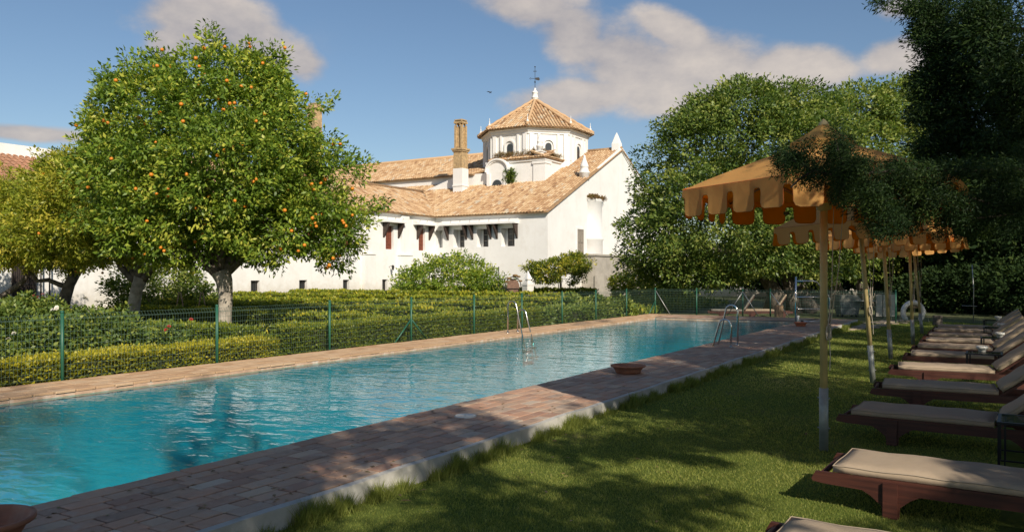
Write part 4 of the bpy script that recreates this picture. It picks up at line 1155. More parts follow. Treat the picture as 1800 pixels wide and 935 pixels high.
# ---- long nave and side aisle to the left
mb = MB(); mb.box(-82, -41.0, 60.6, 71.4, wz, 10.75); cb(mb, 'nave_wall', 'limewash')
slope((-82, 60.3, 10.72), (1, 0, 0), (0, 1, SL), 44.0, 5.7 * hyp, seed=40)
slope((-38, 71.7, 10.72), (-1, 0, 0), (0, -1, SL), 44.0, 5.7 * hyp, seed=41)
mb = MB(); mb.tube([(-82, 66, 13.5), (-39, 66, 13.5)], .17, 8); cb(mb, 'ridge_cap', 'roof_tile')
mb = MB(); mb.box(-52.5, -41.2, 57.9, 60.58, wz, 8.75); cb(mb, 'aisle_wall', 'limewash')
slope((-52.5, 57.6, 8.78), (1, 0, 0), (0, 1, .40), 11.6, 3.05 * 1.08, seed=42)
mb = MB(); mb.prism([(-44.9, 8.3), (-44.9, 8.95), (-44.0, 9.2), (-40.6, 10.25), (-40.6, 8.3)], 'y', 57.35, 57.62); q = cb(mb, 'parapet', 'limewash'); fix_normals(q)
# low outbuilding against the gable end, in the shade of the big tree
mb = MB(); yq0, yq1 = 57.0, 66.0
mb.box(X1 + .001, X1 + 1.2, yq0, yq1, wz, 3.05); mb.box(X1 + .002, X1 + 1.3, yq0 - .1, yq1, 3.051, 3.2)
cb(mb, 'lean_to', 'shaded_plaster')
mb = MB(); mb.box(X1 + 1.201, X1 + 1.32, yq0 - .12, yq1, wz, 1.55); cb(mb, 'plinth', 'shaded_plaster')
# boundary wall running on behind the trees
gw = empty('garden_wall', (-10, 66, -.2), label='long pale garden wall behind the big trees, right of the church', cat='wall')
mb = MB(); mb.box(-16.9, 24, -.2, .25, 0, 2.5); mb.box(-16.9, 24, -.28, .33, 2.501, 2.62); mb.build('wall', 'limewash', gw)
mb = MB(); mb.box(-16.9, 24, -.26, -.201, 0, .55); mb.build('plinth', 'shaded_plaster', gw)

# ---- low building at the left edge
lb = empty('outbuilding', (-34, 17, -.2), label='white outbuilding with a reddish tile roof behind the trees at the left edge', cat='building')
def lbb(mb, name, mat, **kw): return mb.build(name, mat, kw.pop('parent', lb), **kw)
mb = MB(); mb.box(-9, 0, -13, 4.4, 0, 4.9); lbb(mb, 'wall', 'limewash')
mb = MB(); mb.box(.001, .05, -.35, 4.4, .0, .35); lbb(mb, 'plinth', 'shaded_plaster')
top = [Vector((.4, -13.2, 4.8)), Vector((.4, 4.7, 4.8)), Vector((-4.6, 4.7, 7.15)), Vector((-4.6, -13.2, 7.15))]
mb = MB(); mb.add(top + [p - Vector((0, 0, .15)) for p in top], [(0, 1, 2, 3), (7, 6, 5, 4), (0, 4, 5, 1), (1, 5, 6, 2), (2, 6, 7, 3), (3, 7, 4, 0)])
rf = lbb(mb, 'roof', 'roof_deck'); fix_normals(rf)
t_ = tiles((.45, -13.2, 4.82), (0, 1, 0), (-5, 0, 2.35), 17.9, 5.5, seed=50)
t_.build('roof_tiles', 'red_roof_tile', rf, kind='stuff')
mb = MB(); mb.box(-5.0, -4.55, -13.2, 4.7, 4.8, 7.75); lbb(mb, 'parapet', 'limewash')
# dark barred gateway in it
gy0, gy1 = yw(20, -34) - 17, yw(62, -34) - 17
mb = MB(); mb.box(.002, .06, gy0, gy1, .05, 2.55); gt = lbb(mb, 'gate', 'dark_wood')
mb = MB(); n = 12
for i in range(n + 1): yy = gy0 + (gy1 - gy0) * i / n; mb.tube([(.12, yy, .05), (.12, yy, 2.5)], .016, 5)
for zz in (.3, 1.4, 2.4): mb.tube([(.12, gy0, zz), (.12, gy1, zz)], .018, 5)
mb.build('bars', 'iron', gt, kind='stuff')
mb = MB(); yy = yw(72, -33.5) - 17
for dy in (0, .35): mb.tube([(.5, yy + dy, 0), (.5, yy + dy, 2.6)], .035, 6)
mb.tube([(.5, yy, 2.55), (.5, yy + .35, 2.55)], .03, 6); lbb(mb, 'gate_post', 'iron')

# ================================================================= trees and planting
def lobe(px, py, d, rx, rz, ry=None):
    p = D(px, py, d); return (p.x, p.y, p.z, rx, ry or rx, rz)
def orange_tree(base, lobes, trunk_pts, trunk_r, limb_ends, n, mat, label, fruit, seed, leaf=.118, zmin=None, tint0=.45, bark='whitewashed_bark', extra_limbs=()):
    t = empty('orange_tree', base, label=label, cat='tree', group='orange trees in a row behind the fence')
    B = Vector(base)
    mb = MB(); pts = [Vector(p) - B for p in trunk_pts]
    mb.tube(pts, trunk_r, 12)
    mb.build('trunk', bark, t)
    mb = MB(); limbs(mb, pts[-1] - Vector((0, 0, .12)), [Vector(e) - B for e in limb_ends], trunk_r[-1] * .62, seed)
    for path, rr_ in extra_limbs: mb.tube([Vector(p) - B for p in path], rr_, 8)
    mb.build('limb', 'bark', t, kind='stuff')
    o, P, out = crown('crown', lobes, n, 52, leaf, .30, mat, t, zmin=zmin, inner=.24, cvar=.22, ret=True, tint0=tint0, aspect=.44, up=.35, droop=.1, flat=.85, shell=(.74, 1.08), wob=.3)
    # twigs that stick out of the outline
    idx = rng.choice(len(P), min(len(P), 170), replace=False)
    tw = P[idx] + out[idx] * (.18 + .30 * rng.random((len(idx), 1))) + np.array([0, 0, .10])
    Q, tn = cloud(tw, .19, 32, out[idx] * .6 + np.array([0, 0, .5]), leaf, .42, .3, tint0=tint0 + .12)
    link('sprig', quads_mesh('sprig', Q - np.array(B), tn, mat), t, kind='stuff')
    # oranges hang just inside the leaves on the side the camera sees
    mb = MB(); mb.lathe([(0, -.043), (.022, -.038), (.038, -.020), (.043, 0), (.038, .021), (.022, .037), (.008, .041), (0, .037)], n=10)
    me = mb.mesh('orange', 'orange_skin')
    camd = nrm(np.array([0, 0, 1.6]) - P)
    ok = np.where((np.sum(out * camd, 1) > .15))[0]
    rr = random.Random(seed); c = 0
    while c < fruit:
        i = rr.choice(list(ok)); k = rr.choice((1, 1, 1, 1, 2))
        for _ in range(k):
            if c >= fruit: break
            p = Vector(P[i] + out[i] * (.27 + .09 * rr.random())) + Vector((rr.uniform(-.12, .12), rr.uniform(-.12, .12), rr.uniform(-.13, .13)))
            link('orange', me, t, loc=p - B, rot=(rr.random() * 3, rr.random() * 3, 0)).scale = (rr.uniform(.9, 1.15),) * 3
            c += 1
    return t
dA = 20.5
bA = D(394, 600, dA); bA.z = -.2
orange_tree(bA, [lobe(385, 180, dA, 1.6, 1.4), lobe(455, 220, dA, 1.2, 1.3), lobe(262, 215, dA + .3, 1.55, 1.25), lobe(385, 270, dA, 2.7, 1.9), lobe(390, 350, dA, 2.3, 1.5), lobe(558, 345, dA, 1.3, 1.3),
                 lobe(235, 330, dA, 1.35, 1.5), lobe(505, 405, dA, 1.75, 1.0), lobe(330, 395, dA, 2.0, 1.15), lobe(590, 405, dA + .5, .9, .85), lobe(440, 150, dA, 1.05, .95), lobe(362, 92, dA, .42, .45), lobe(470, 118, dA, .35, .4), lobe(215, 150, dA, .4, .45), lobe(400, 300, dA - 1.4, 1.5, 1.3), lobe(455, 285, dA - .8, 1.1, 1.0), lobe(280, 120, dA, .4, .35), lobe(180, 225, dA + .4, .6, .5)],
            [bA, D(395, 560, dA), D(397, 520, dA), D(394, 494, dA), D(388, 478, dA)], [.24, .17, .175, .21, .25],
            [D(330, 330, dA), D(400, 260, dA - .5), D(470, 330, dA), D(540, 380, dA + .6), D(260, 390, dA), D(380, 330, dA + 1.5), D(420, 200, dA)], 2050, 'orange_leaf',
            'largest orange tree, round crown full of oranges, pale trunk right behind the mesh fence', 150, 3, zmin=D(400, 480, dA).z + .05)
dB = 23.8
bB = D(232, 585, dB); bB.z = -.2
orange_tree(bB, [lobe(185, 360, dB, 1.9, 1.4), lobe(120, 400, dB, 1.6, 1.15), lobe(250, 405, dB - .3, 1.6, 1.1), lobe(160, 315, dB + .5, 1.2, .9), lobe(105, 320, dB + .4, .8, .7)],
            [bB, D(234, 545, dB), D(240, 510, dB), D(248, 488, dB)], [.25, .18, .17, .2],
            [D(180, 420, dB), D(250, 400, dB), D(140, 400, dB), D(200, 340, dB), D(290, 440, dB - .5)], 1000, 'orange_leaf_pale',
            'middle orange tree with a leaning trunk, between the largest tree and the left edge', 26, 5, leaf=.11, zmin=D(200, 476, dB).z, tint0=.48,
            extra_limbs=[([D(246, 500, dB), D(228, 486, dB), D(212, 470, dB), D(200, 448, dB)], [.13, .11, .09, .05])])
dC = 26.5
bC = D(108, 560, dC); bC.z = -.2
orange_tree(bC, [lobe(60, 392, dC, 2.6, 1.55), lobe(-60, 405, dC, 2.4, 1.4), lobe(140, 405, dC, 1.6, 1.1), lobe(20, 392, dC + .5, 2.0, 1.35), lobe(100, 440, dC, 1.4, .6)],
            [bC, D(112, 530, dC), D(122, 500, dC), D(134, 478, dC)], [.26, .20, .17, .16],
            [D(100, 400, dC), D(150, 400, dC), D(40, 400, dC), D(60, 350, dC)], 1000, 'orange_leaf_pale',
            'leftmost orange tree, pale yellow green crown over a low curved bough', 14, 9, leaf=.12, zmin=D(80, 480, dC).z, tint0=.58, bark='bark',
            extra_limbs=[([D(124, 505, dC), D(104, 500, dC), D(85, 492, dC), D(66, 494, dC), D(45, 470, dC)], [.10, .085, .075, .07, .04]), ([D(-40, 560, dC), D(5, 520, dC), D(35, 500, dC), D(52, 480, dC)], [.14, .11, .09, .07])])

def plain_tree(name, base, lobes, trunks, n, per, leaf, crad, mat, label, group=None, zmin=None, tint0=.45, ends=(), seed=1, bark='bark', prune=False, **kw):
    t = empty(name, base, label=label, cat='tree', group=group); B = Vector(base)
    for pts, rr_ in trunks:
        mb = MB(); mb.tube([Vector(p) - B for p in pts], rr_, 11); mb.build('trunk', bark, t)
    if ends:
        mb = MB(); limbs(mb, Vector(trunks[0][0][-1]) - B, [Vector(e) - B for e in ends], trunks[0][1][-1] * .6, seed); mb.build('limb', bark, t, kind='stuff')
    crown('crown', lobes, n, per, leaf, crad, mat, t, zmin=zmin, tint0=tint0, prune=prune, **kw)
    return t
d1 = 37.0
b1_ = D(1392, 560, d1); b1_.z = -.2
plain_tree('carob_tree', b1_, [lobe(1300, 250, d1, 3.3, 2.6), lobe(1225, 310, d1, 2.7, 2.6), lobe(1385, 270, d1, 3.2, 2.7), lobe(1270, 400, d1, 4.3, 2.2), lobe(1150, 420, d1 - .5, 1.6, 1.7), lobe(1180, 460, d1, 1.8, 1.2),
                               lobe(1330, 430, d1 - 1.5, 2.4, 1.4), lobe(1420, 400, d1, 3.0, 2.2), lobe(1300, 190, d1, 2.0, 1.2), lobe(1240, 215, d1, 1.4, 1.1), lobe(1395, 190, d1 + 1, 1.8, 1.2), lobe(1235, 480, d1 - 1, 2.0, .7)],
           [([b1_ + Vector((-.9, 0, 0)), D(1362, 515, d1), D(1350, 492, d1), D(1335, 460, d1)], [.48, .36, .34, .3]),
            ([b1_ + Vector((.1, .2, 0)), D(1392, 520, d1), D(1385, 495, d1), D(1372, 460, d1)], [.42, .30, .28, .24]),
            ([b1_ + Vector((.9, .3, 0)), D(1412, 520, d1), D(1402, 490, d1), D(1405, 455, d1)], [.45, .33, .30, .26])],
           2400, 48, .165, .47, 'carob_leaf', 'huge dense carob tree with thick dark trunks, filling the view right of the church', zmin=D(1200, 512, d1).z, tint0=.48, inner=.1, ends=[D(1250, 400, d1), D(1350, 350, d1), D(1420, 380, d1), D(1200, 430, d1)], aspect=.5, up=.45, wob=.30, shell=(.80, 1.05), cvar=.24)
d2 = 41.0
b2_ = D(1478, 556, d2); b2_.z = -.2
plain_tree('carob_tree', b2_, [lobe(1500, 235, d2, 3.0, 2.4), lobe(1560, 260, d2, 2.8, 2.6), lobe(1480, 340, d2, 3.2, 2.4), lobe(1590, 360, d2, 3.0, 2.2), lobe(1545, 190, d2, 1.6, 1.4), lobe(1600, 190, d2 + .5, 1.4, 1.6), lobe(1460, 195, d2, 1.4, 1.0), lobe(1500, 430, d2, 3.0, 1.6)],
           [([b2_, D(1470, 520, d2), D(1462, 490, d2), D(1455, 450, d2)], [.5, .42, .36, .3]), ([D(1530, 556, d2), D(1520, 520, d2), D(1510, 480, d2)], [.4, .32, .26])],
           1500, 46, .18, .5, 'carob_leaf', 'looser brighter carob tree behind the parasols, sky showing through its top', zmin=D(1500, 492, d2).z, tint0=.58, inner=.08, ends=[D(1530, 300, d2), D(1500, 260, d2), D(1590, 300, d2), D(1470, 350, d2)], aspect=.5, wob=.3)
# dark trees closing the view at the far right
for i, (px, d, top, rx, rz, lab) in enumerate(((1560, 52, 330, 4.5, 3.4, 'dark leafy tree far behind the second parasol'), (1665, 45, 300, 4.2, 3.6, 'dark leafy tree beyond the farthest loungers, left of the thin pole'),
                                              (1745, 42, 280, 4.2, 3.7, 'tall dark tree straight beyond the row of loungers'), (1850, 38, 250, 4.4, 4.2, 'dark tree at the right edge beyond the loungers'), (1400, 60, 380, 5.0, 2.6, 'dark leafy tree glimpsed under the big carob crown'))):
    c = D(px, top, d); b = Vector((c.x, c.y, -.2)); hz = c.z - rz
    ls = [(c.x, c.y, max(hz, 2.8), rx, rx, rz), (c.x + 2.2, c.y, max(hz - 1.4, 2.2), rx * .7, rx * .7, rz * .7), (c.x - 2.4, c.y - .5, max(hz - 1.2, 2.2), rx * .7, rx * .7, rz * .7), (c.x - .5, c.y - 1.5, 1.9, rx * .75, rx * .6, 1.5)]
    plain_tree('broadleaf_tree', b, ls, [([b, b + Vector((.2, 0, 1.6)), b + Vector((-.1, .2, 3.2))], [.3, .24, .18])], 560, 28, .30, .62, 'dark_leaf', lab, group='dark trees closing the far right', tint0=.42, zmin=.55, seed=i, aspect=.5, inner=.15)
for (px, d, hgt, rx, lab) in ((1640, 38, 1.7, 1.7, 'dark low bush behind the cut log'), (1700, 37, 2.0, 1.9, 'dark bush behind the thin pole'), (1765, 35.5, 2.2, 2.0, 'dark bush behind the farthest lounger backrests'), (1840, 33, 2.2, 2.2, 'dark bush at the right edge behind the loungers')):
    b = D(px, 500, d); b.z = -.2
    t = empty('bush', b, label=lab, cat='bush', group='dark bushes closing the lawn')
    mb = MB(); mb.tube([(0, 0, 0), (.1, 0, .5), (0, .1, 1.1)], [.05, .04, .02], 6); mb.build('stem', 'bark', t)
    crown('foliage', [(b.x, b.y, hgt * .45, rx, rx * .7, hgt * .55), (b.x + rx * .6, b.y, hgt * .3, rx * .7, rx * .6, hgt * .5)], 170, 40, .17, .4, 'dark_leaf', t, zmin=-.2, tint0=.4, aspect=.5)
# evergreens along the right of the lawn; the first stand beside and behind the camera and shade it
def conifer(base, top, rad, z0, n, label, seed, lean=0.0, prune=True, leaf=.21, per=44, crad=.42, aspect=.20, pool=0.0):
    b = Vector(base); rd = random.Random(seed)
    h = top - z0; ls = []
    for k in range(7):
        f = k / 6; z = z0 + h * (.10 + .80 * f); rr_ = rad * (1 - .62 * f ** 1.3)
        for q in range(3 if f < .8 else 1):
            an = rd.random() * 6.28; o_r = rr_ * .42 if f < .8 else 0
            ls.append((b.x + math.cos(an) * o_r, b.y + math.sin(an) * o_r, z + rd.uniform(-.3, .3), rr_ * rd.uniform(.62, .8), rr_ * rd.uniform(.62, .8), h * .13))
    return plain_tree('evergreen_tree', b, ls, [([b, b + Vector((.05, 0, 1.6)), b + Vector((-.05, .1, top * .6)), b + Vector((0, 0, top * .92))], [.26, .21, .14, .04])], n, per, leaf, crad, 'conifer_leaf', label,
                      group='dark evergreens shading the lawn', tint0=.45, seed=seed, prune=pool, aspect=aspect, up=.2, droop=.45, inner=.28, spread=1.2, zmin=z0, bark='bark', shell=(.7, 1.12), wob=.3)
conifer((3.9, 6.4, -.16), 9.5, 3.0, 2.9, 1000, 'dark evergreen at the right edge whose bough hangs over the nearest parasol', 1, leaf=.13, per=48, aspect=.28)
conifer((3.3, 13.6, -.16), 12.5, 4.1, 3.0, 1650, 'tallest dark evergreen, drooping over the loungers at the top right corner', 2, leaf=.095, per=76, crad=.34, aspect=.30, pool=6.0)
conifer((4.4, 21.5, -.16), 11.5, 4.3, 3.0, 1150, 'dark evergreen behind the middle loungers at the right edge', 3, leaf=.26, per=30)
conifer((5.0, 29.5, -.16), 11, 4.4, 1.6, 1000, 'dark evergreen beyond the farthest loungers at the right edge', 4, leaf=.28, per=28)
conifer((3.2, -1.8, -.16), 10.5, 3.4, 3.4, 1100, 'evergreen just behind the camera that shades the tiled deck', 5, leaf=.27, per=28)
conifer((6.6, -8.5, -.16), 15, 4.4, 4.0, 900, 'tall evergreen well behind the camera that shades the near water', 6, leaf=.30, per=26)
conifer((8.5, 2.0, -.16), 12, 4.0, 3.0, 800, 'evergreen right of the camera, outside the view', 7, leaf=.30, per=22)

# the bough in front of the nearest parasol: a part of the first evergreen
first = [o for o in C.objects if o.name == 'evergreen_tree'][0]; B = Vector(first.location)
mb = MB()
main = [B + Vector((0, 0, 2.9)), D(1990, 300, 4.9), D(1800, 298, 4.9), D(1700, 300, 4.8), D(1610, 298, 4.75), D(1540, 303, 4.7), D(1480, 312, 4.65), D(1430, 300, 4.6), D(1392, 282, 4.6)]
mb.tube([p - B for p in main], [.04, .018, .013, .011, .011, .009, .007, .005, .003], 7)
sub = [[D(1790, 375, 4.9), D(1700, 345, 4.85), D(1610, 350, 4.8), D(1560, 372, 4.8)], [D(1860, 330, 5), D(1800, 375, 4.9), D(1700, 385, 4.9), D(1640, 400, 4.85)],
       [D(1600, 298, 4.75), D(1560, 320, 4.7), D(1530, 350, 4.7), D(1520, 385, 4.7)], [D(1500, 308, 4.68), D(1480, 330, 4.6), D(1472, 352, 4.6)], [D(1490, 310, 4.66), D(1475, 270, 4.7), D(1468, 245, 4.7)], [D(1430, 300, 4.6), D(1405, 315, 4.6), D(1390, 330, 4.6)]]
for s in sub: mb.tube([p - B for p in s], [.008, .006, .005, .003], 5)
mb.build('bough', 'dark_bark', first)
zones = [(1600, 294, 40, 7, 16), (1690, 294, 50, 7, 20), (1760, 294, 40, 8, 14), (1400, 272, 34, 24, 26), (1385, 290, 18, 14, 8), (1425, 300, 26, 24, 18), (1470, 262, 22, 34, 34), (1490, 300, 36, 20, 26), (1515, 330, 44, 32, 52), (1545, 365, 46, 30, 46), (1510, 285, 30, 14, 10), (1590, 330, 54, 34, 56), (1590, 385, 44, 24, 28), (1650, 345, 54, 40, 50), (1680, 395, 44, 28, 26), (1640, 300, 40, 12, 10), (1740, 345, 40, 44, 34), (1800, 370, 40, 60, 50), (1480, 345, 20, 16, 12), (1565, 405, 30, 12, 10), (1810, 300, 50, 50, 40)]
Pp = []
for (px, py, sx_, sy_, n) in zones:
    for _ in range(n):
        Pp.append(D(px + random.gauss(0, sx_ * .5), py + random.gauss(0, sy_ * .5), 4.75 + random.uniform(-.25, .45)))
Pp = np.array([tuple(p) for p in Pp]); k = ~lets_sun_through(Pp, .02) | (rng.random(len(Pp)) < .55); Pp = Pp[k]
Q, tn = cloud(Pp, .075, 150, nrm(np.tile([-.75, -.1, -.35], (len(Pp), 1)) + rng.normal(size=(len(Pp), 3)) * .3), .021, .24, .1, spread=1.2, droop=.2, tint0=.42, cvar=.25)
link('bough_needles', quads_mesh('bough_needles', Q - np.array(B), tn, 'conifer_leaf'), first, kind='stuff')
# drooping sprays at the inner edge of the tall evergreen's crown
second = [o for o in C.objects if o.name == 'evergreen_tree.001'][0]; B2 = Vector(second.location)
Pp = []
for (px, py, sx_, sy_, n, dd) in ((1640, 30, 26, 34, 60, 11), (1655, 90, 30, 40, 80, 10.8), (1630, 150, 22, 30, 46, 10.6), (1660, 210, 34, 40, 80, 10.4), (1690, 150, 40, 60, 110, 10.2), (1640, 262, 24, 24, 36, 10.2), (1700, 260, 40, 40, 90, 10), (1720, 40, 50, 50, 110, 10), (1770, 150, 40, 90, 160, 9.5), (1760, 260, 40, 50, 100, 9.5), (1548, 4, 12, 5, 5, 11), (1645, 150, 12, 8, 10, 10.5), (1620, 60, 14, 10, 14, 10.8), (1622, 200, 12, 10, 14, 10.4), (1605, 12, 18, 12, 16, 10.8)):
    for _ in range(n): Pp.append(tuple(D(px + random.gauss(0, sx_ * .5), py + random.gauss(0, sy_ * .5), dd + random.uniform(-.6, .6))))
Pp = np.array(Pp); k = ~lets_sun_through(Pp, .05); Pp = Pp[k]
Q, tn = cloud(Pp, .19, 95, nrm(np.tile([-.75, -.2, -.1], (len(Pp), 1)) + rng.normal(size=(len(Pp), 3)) * .4), .055, .28, .2, spread=1.1, droop=.2, tint0=.5, cvar=.2)
kq = ~leaf_in_fleck(Q.mean(1)); Q, tn = Q[kq], tn[kq]
link('spray', quads_mesh('spray', Q - np.array(B2), tn, 'conifer_leaf'), second, kind='stuff')
mb = MB()
for a, b_, c in ((D(1900, 60, 10.5), D(1740, 50, 10.5), D(1620, 40, 10.9)), (D(1900, 230, 10), D(1760, 190, 10.2), D(1630, 215, 10.4)), (D(1850, 300, 9.8), D(1740, 270, 10), D(1650, 265, 10.2)), (D(1880, 140, 10), D(1740, 120, 10.4), D(1640, 130, 10.7))):
    mb.tube([p - B2 for p in (a, b_, c)], [.05, .03, .01], 6)
mb.build('bough', 'dark_bark', second, kind='stuff')

# ---- hedges
def hedge(x0, x1, y0, y1, top, mat, leaf, label, tint0=.5, ragged=.04, flowers=None, dens=1.0):
    c = Vector(((x0 + x1) / 2, (y0 + y1) / 2, -.2))
    t = empty('hedge', c, label=label, cat='hedge', group='clipped hedges of the garden')
    hx, hy, h = (x1 - x0) / 2, (y1 - y0) / 2, top + .2
    mb = MB(); mb.cbox(-hx + .07, hx - .07, -hy + .07, hy - .07, 0, h - .07, .06); mb.build('twigs', 'hedge_twigs', t)
    area = {'t': 4 * hx * hy, 'x+': 2 * hy * h, 'x-': 2 * hy * h, 'y+': 2 * hx * h, 'y-': 2 * hx * h}
    per_m2 = dens * 2.0 / (leaf * leaf * .55 * .62)
    Ps, Ns = [], []
    for k, a in area.items():
        n = int(a * per_m2 * (.22 if k in ('x-', 'y+') else 1.0))
        if n < 1: continue
        u, v = rng.random(n) * 2 - 1, rng.random(n)
        if k == 't': P = np.stack([u * hx, (v * 2 - 1) * hy, h * np.ones(n)], 1); N_ = np.tile([0, 0, 1.], (n, 1))
        elif k[0] == 'x': s = 1 if k[1] == '+' else -1; P = np.stack([s * hx * np.ones(n), u * hy, v * h], 1); N_ = np.tile([s, 0, .25], (n, 1))
        else: s = 1 if k[1] == '+' else -1; P = np.stack([u * hx, s * hy * np.ones(n), v * h], 1); N_ = np.tile([0, s, .25], (n, 1))
        Ps.append(P); Ns.append(N_)
    P = np.concatenate(Ps); N_ = np.concatenate(Ns)
    wob = np.sin(P[:, 1] * 2.1 + P[:, 0] * 3) * .35 + np.sin(P[:, 0] * 5.1 + P[:, 1] * 4.3 + P[:, 2] * 6) * .4 + np.sin(P[:, 1] * 11 + P[:, 2] * 9) * .25
    P = P + nrm(N_) * (wob * ragged + rng.normal(size=len(P)) * ragged * .6 - ragged)[:, None]
    Dd = nrm(N_ + rng.normal(size=P.shape) * .55 + np.array([0, 0, .25])); Nn = nrm(rng.normal(size=P.shape) + N_ * .4)
    Nn = nrm(Nn - Dd * np.sum(Nn * Dd, 1, keepdims=True)); L = leaf * (.7 + .6 * rng.random(len(P)))
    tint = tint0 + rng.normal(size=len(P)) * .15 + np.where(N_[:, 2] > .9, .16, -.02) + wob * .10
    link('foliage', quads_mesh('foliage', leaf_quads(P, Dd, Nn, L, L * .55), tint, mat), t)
    return t
hedge(-13.2, -12.28, 2.6, 11.2, .30, 'gold_leaf', .058, 'low clipped hedge with golden leaves right behind the fence, at the left', .52, .035)
hedge(-13.35, -12.35, 11.9, 22.0, .50, 'box_leaf', .056, 'dark green box hedge with a bright top, behind the fence from the fourth post on', .45, .05)
hedge(-13.3, -12.35, 22.2, 29.8, .46, 'rose_leaf', .095, 'loose green hedge behind the far half of the fence', .5, .09)
hedge(-17.5, -14.2, 11.6, 12.4, .42, 'box_leaf', .075, 'short hedge in the shadow beside the largest orange tree trunk', .4, .05)
for (y0, xa, xb, lf, top, lab) in ((15.2, -24, -14.0, .10, .53, 'first long cross hedge behind the dark box hedge'), (19.0, -30, -14.0, .11, .55, 'second long cross hedge in the middle of the garden'), (23.5, -34, -14.0, .125, .55, 'third long cross hedge in the middle of the garden'),
                          (28.5, -35, -14.0, .14, .57, 'fourth long cross hedge, in front of the oval shrub'), (34.0, -36.5, -17.5, .155, .60, 'fifth cross hedge just before the oval shrub and white pillar'), (44.6, -36.8, -21.5, .17, .62, 'farthest cross hedge at the foot of the church')):
    hedge(xa, xb, y0, y0 + 1.1, top, 'box_leaf', lf, lab, .52, .05, dens=.8)
# low herbs and flowers in the beds between
def herbs():
    n = 50000
    x = -36.5 + 23.5 * rng.random(n) ** .8; y = 7.5 + 38 * rng.random(n)
    x = np.where(rng.random(n) < .35, -13.4 - 3.5 * rng.random(n), x)
    d = -sy * x + cy * y; keep = (d > 8)
    x, y, d = x[keep], y[keep], d[keep]; m_ = len(x)
    patch = np.sin(x * 1.1 + 2 * np.sin(y * .6)) * np.sin(y * .9 + np.sin(x * .7))
    z = -.2 + rng.random(m_) * (.30 + .22 * patch)
    P = np.stack([x, y, z], 1); Dd = nrm(rng.normal(size=P.shape) * .6 + np.array([0, 0, 1.0])); Nn = nrm(rng.normal(size=P.shape)); Nn = nrm(Nn - Dd * np.sum(Nn * Dd, 1, keepdims=True))
    L = np.clip(d * .0042, .06, .2) * (.7 + .8 * rng.random(m_))
    link('herb_bed', quads_mesh('herb_bed', leaf_quads(P, Dd, Nn, L, L * .4), .5 + rng.normal(size=m_) * .2 + patch * .15, 'box_leaf'), label='low mixed herbs and grasses growing between the garden hedges', cat='ground cover', kind='stuff')
herbs()
def shrub(name, c, lobes, n, per, leaf, crad, mat, label, tint0=.5, stems=5, group=None, **kw):
    B_ = Vector(c); t = empty(name, c, label=label, cat='shrub', group=group); rd = random.Random(int(abs(c[0] * 100)))
    mb = MB()
    for i in range(stems):
        e = Vector((rd.uniform(-.7, .7) * lobes[0][3], rd.uniform(-.7, .7) * lobes[0][4], lobes[0][2] - c[2]))
        mb.tube([Vector((e.x * .15, e.y * .15, 0)), e * .5 + Vector((0, 0, .1)), e], [.045, .03, .012], 5)
    mb.build('stem', 'bark', t, kind='stuff')
    crown('foliage', lobes, n, per, leaf, crad, mat, t, tint0=tint0, **kw)
    return t
def flowers(t, P, mat, r_, seed, name='rose'):
    rd = random.Random(seed); mb = MB()
    for k in range(3):
        rr_ = r_ * (1 - .27 * k); n = 7; pts = [(rr_ * math.cos(6.283 * i / n + k), rr_ * math.sin(6.283 * i / n + k), r_ * (.15 + .3 * k) + (r_ * .25 if i % 2 else 0)) for i in range(n)]
        mb.add(pts + [(0, 0, r_ * (.05 + .35 * k))], [(i, (i + 1) % n, n) for i in range(n)])
    me = mb.mesh(name, mat)
    for p in P:
        link(name, me, t, loc=Vector(p) - Vector(t.location), rot=(rd.uniform(-.2, 1.2), rd.uniform(-.6, .6), rd.random() * 6))
# rose bushes behind the golden hedge
for (px, d, hgt, rx, mt, lab, fl, sd) in ((10, 14.3, .98, 1.0, 'petal_white', 'rose bush with a few white roses at the left edge, behind the golden hedge', [(25, 587), (15, 597)], 1), (95, 14.8, .92, .95, 'petal_white', 'rose bush beside the first green fence post, pale roses on top', [(100, 541), (93, 546)], 2),
                                          (172, 15.6, .95, .9, 'petal_white', 'rose bush with creamy buds between the first two fence posts', [(170, 530), (185, 538), (150, 525)], 3), (262, 17.2, .55, .8, 'petal_red', 'low rose bush with red roses in the shade of the orange trees', [(297, 574), (336, 562), (292, 580)], 4), (60, 21, 1.15, .9, 'petal_pink', 'bush with pink roses in front of the barred gateway', [(60, 520), (68, 522), (75, 518)], 5)):
    c = D(px, 500, d); c.z = -.2
    t = shrub('rose_bush', c, [(c.x, c.y, (hgt - .2) / 2, rx, rx * .8, (hgt + .2) / 2), (c.x + rx * .5, c.y, hgt * .35, rx * .6, rx * .6, hgt * .45), (c.x - rx * .5, c.y - .2, hgt * .35, rx * .6, rx * .6, hgt * .5)], 150, 44, .085, .2, 'rose_leaf', lab, .5, aspect=.6, group='rose bushes behind the golden hedge', zmin=-.15)
    flowers(t, [D(a, b_, d - rx * .75) for a, b_ in fl], mt, .045, sd)
c = D(785, 500, 48.5); c.z = -.2
shrub('oval_shrub', c, [(c.x, c.y, .9, 2.9, 2.4, 1.6), (c.x - 1.5, c.y - .8, .7, 1.7, 1.5, 1.25), (c.x + 1.9, c.y + 1.1, .8, 1.6, 1.4, 1.35), (c.x - .3, c.y, 1.5, 1.8, 1.4, 1.1)], 420, 44, .17, .38, 'orange_leaf', 'wide rounded citrus shrub before the church facade', .55, aspect=.5, wob=.3, shell=(.85, 1.12))
c = D(988, 500, 51); c.z = -.2
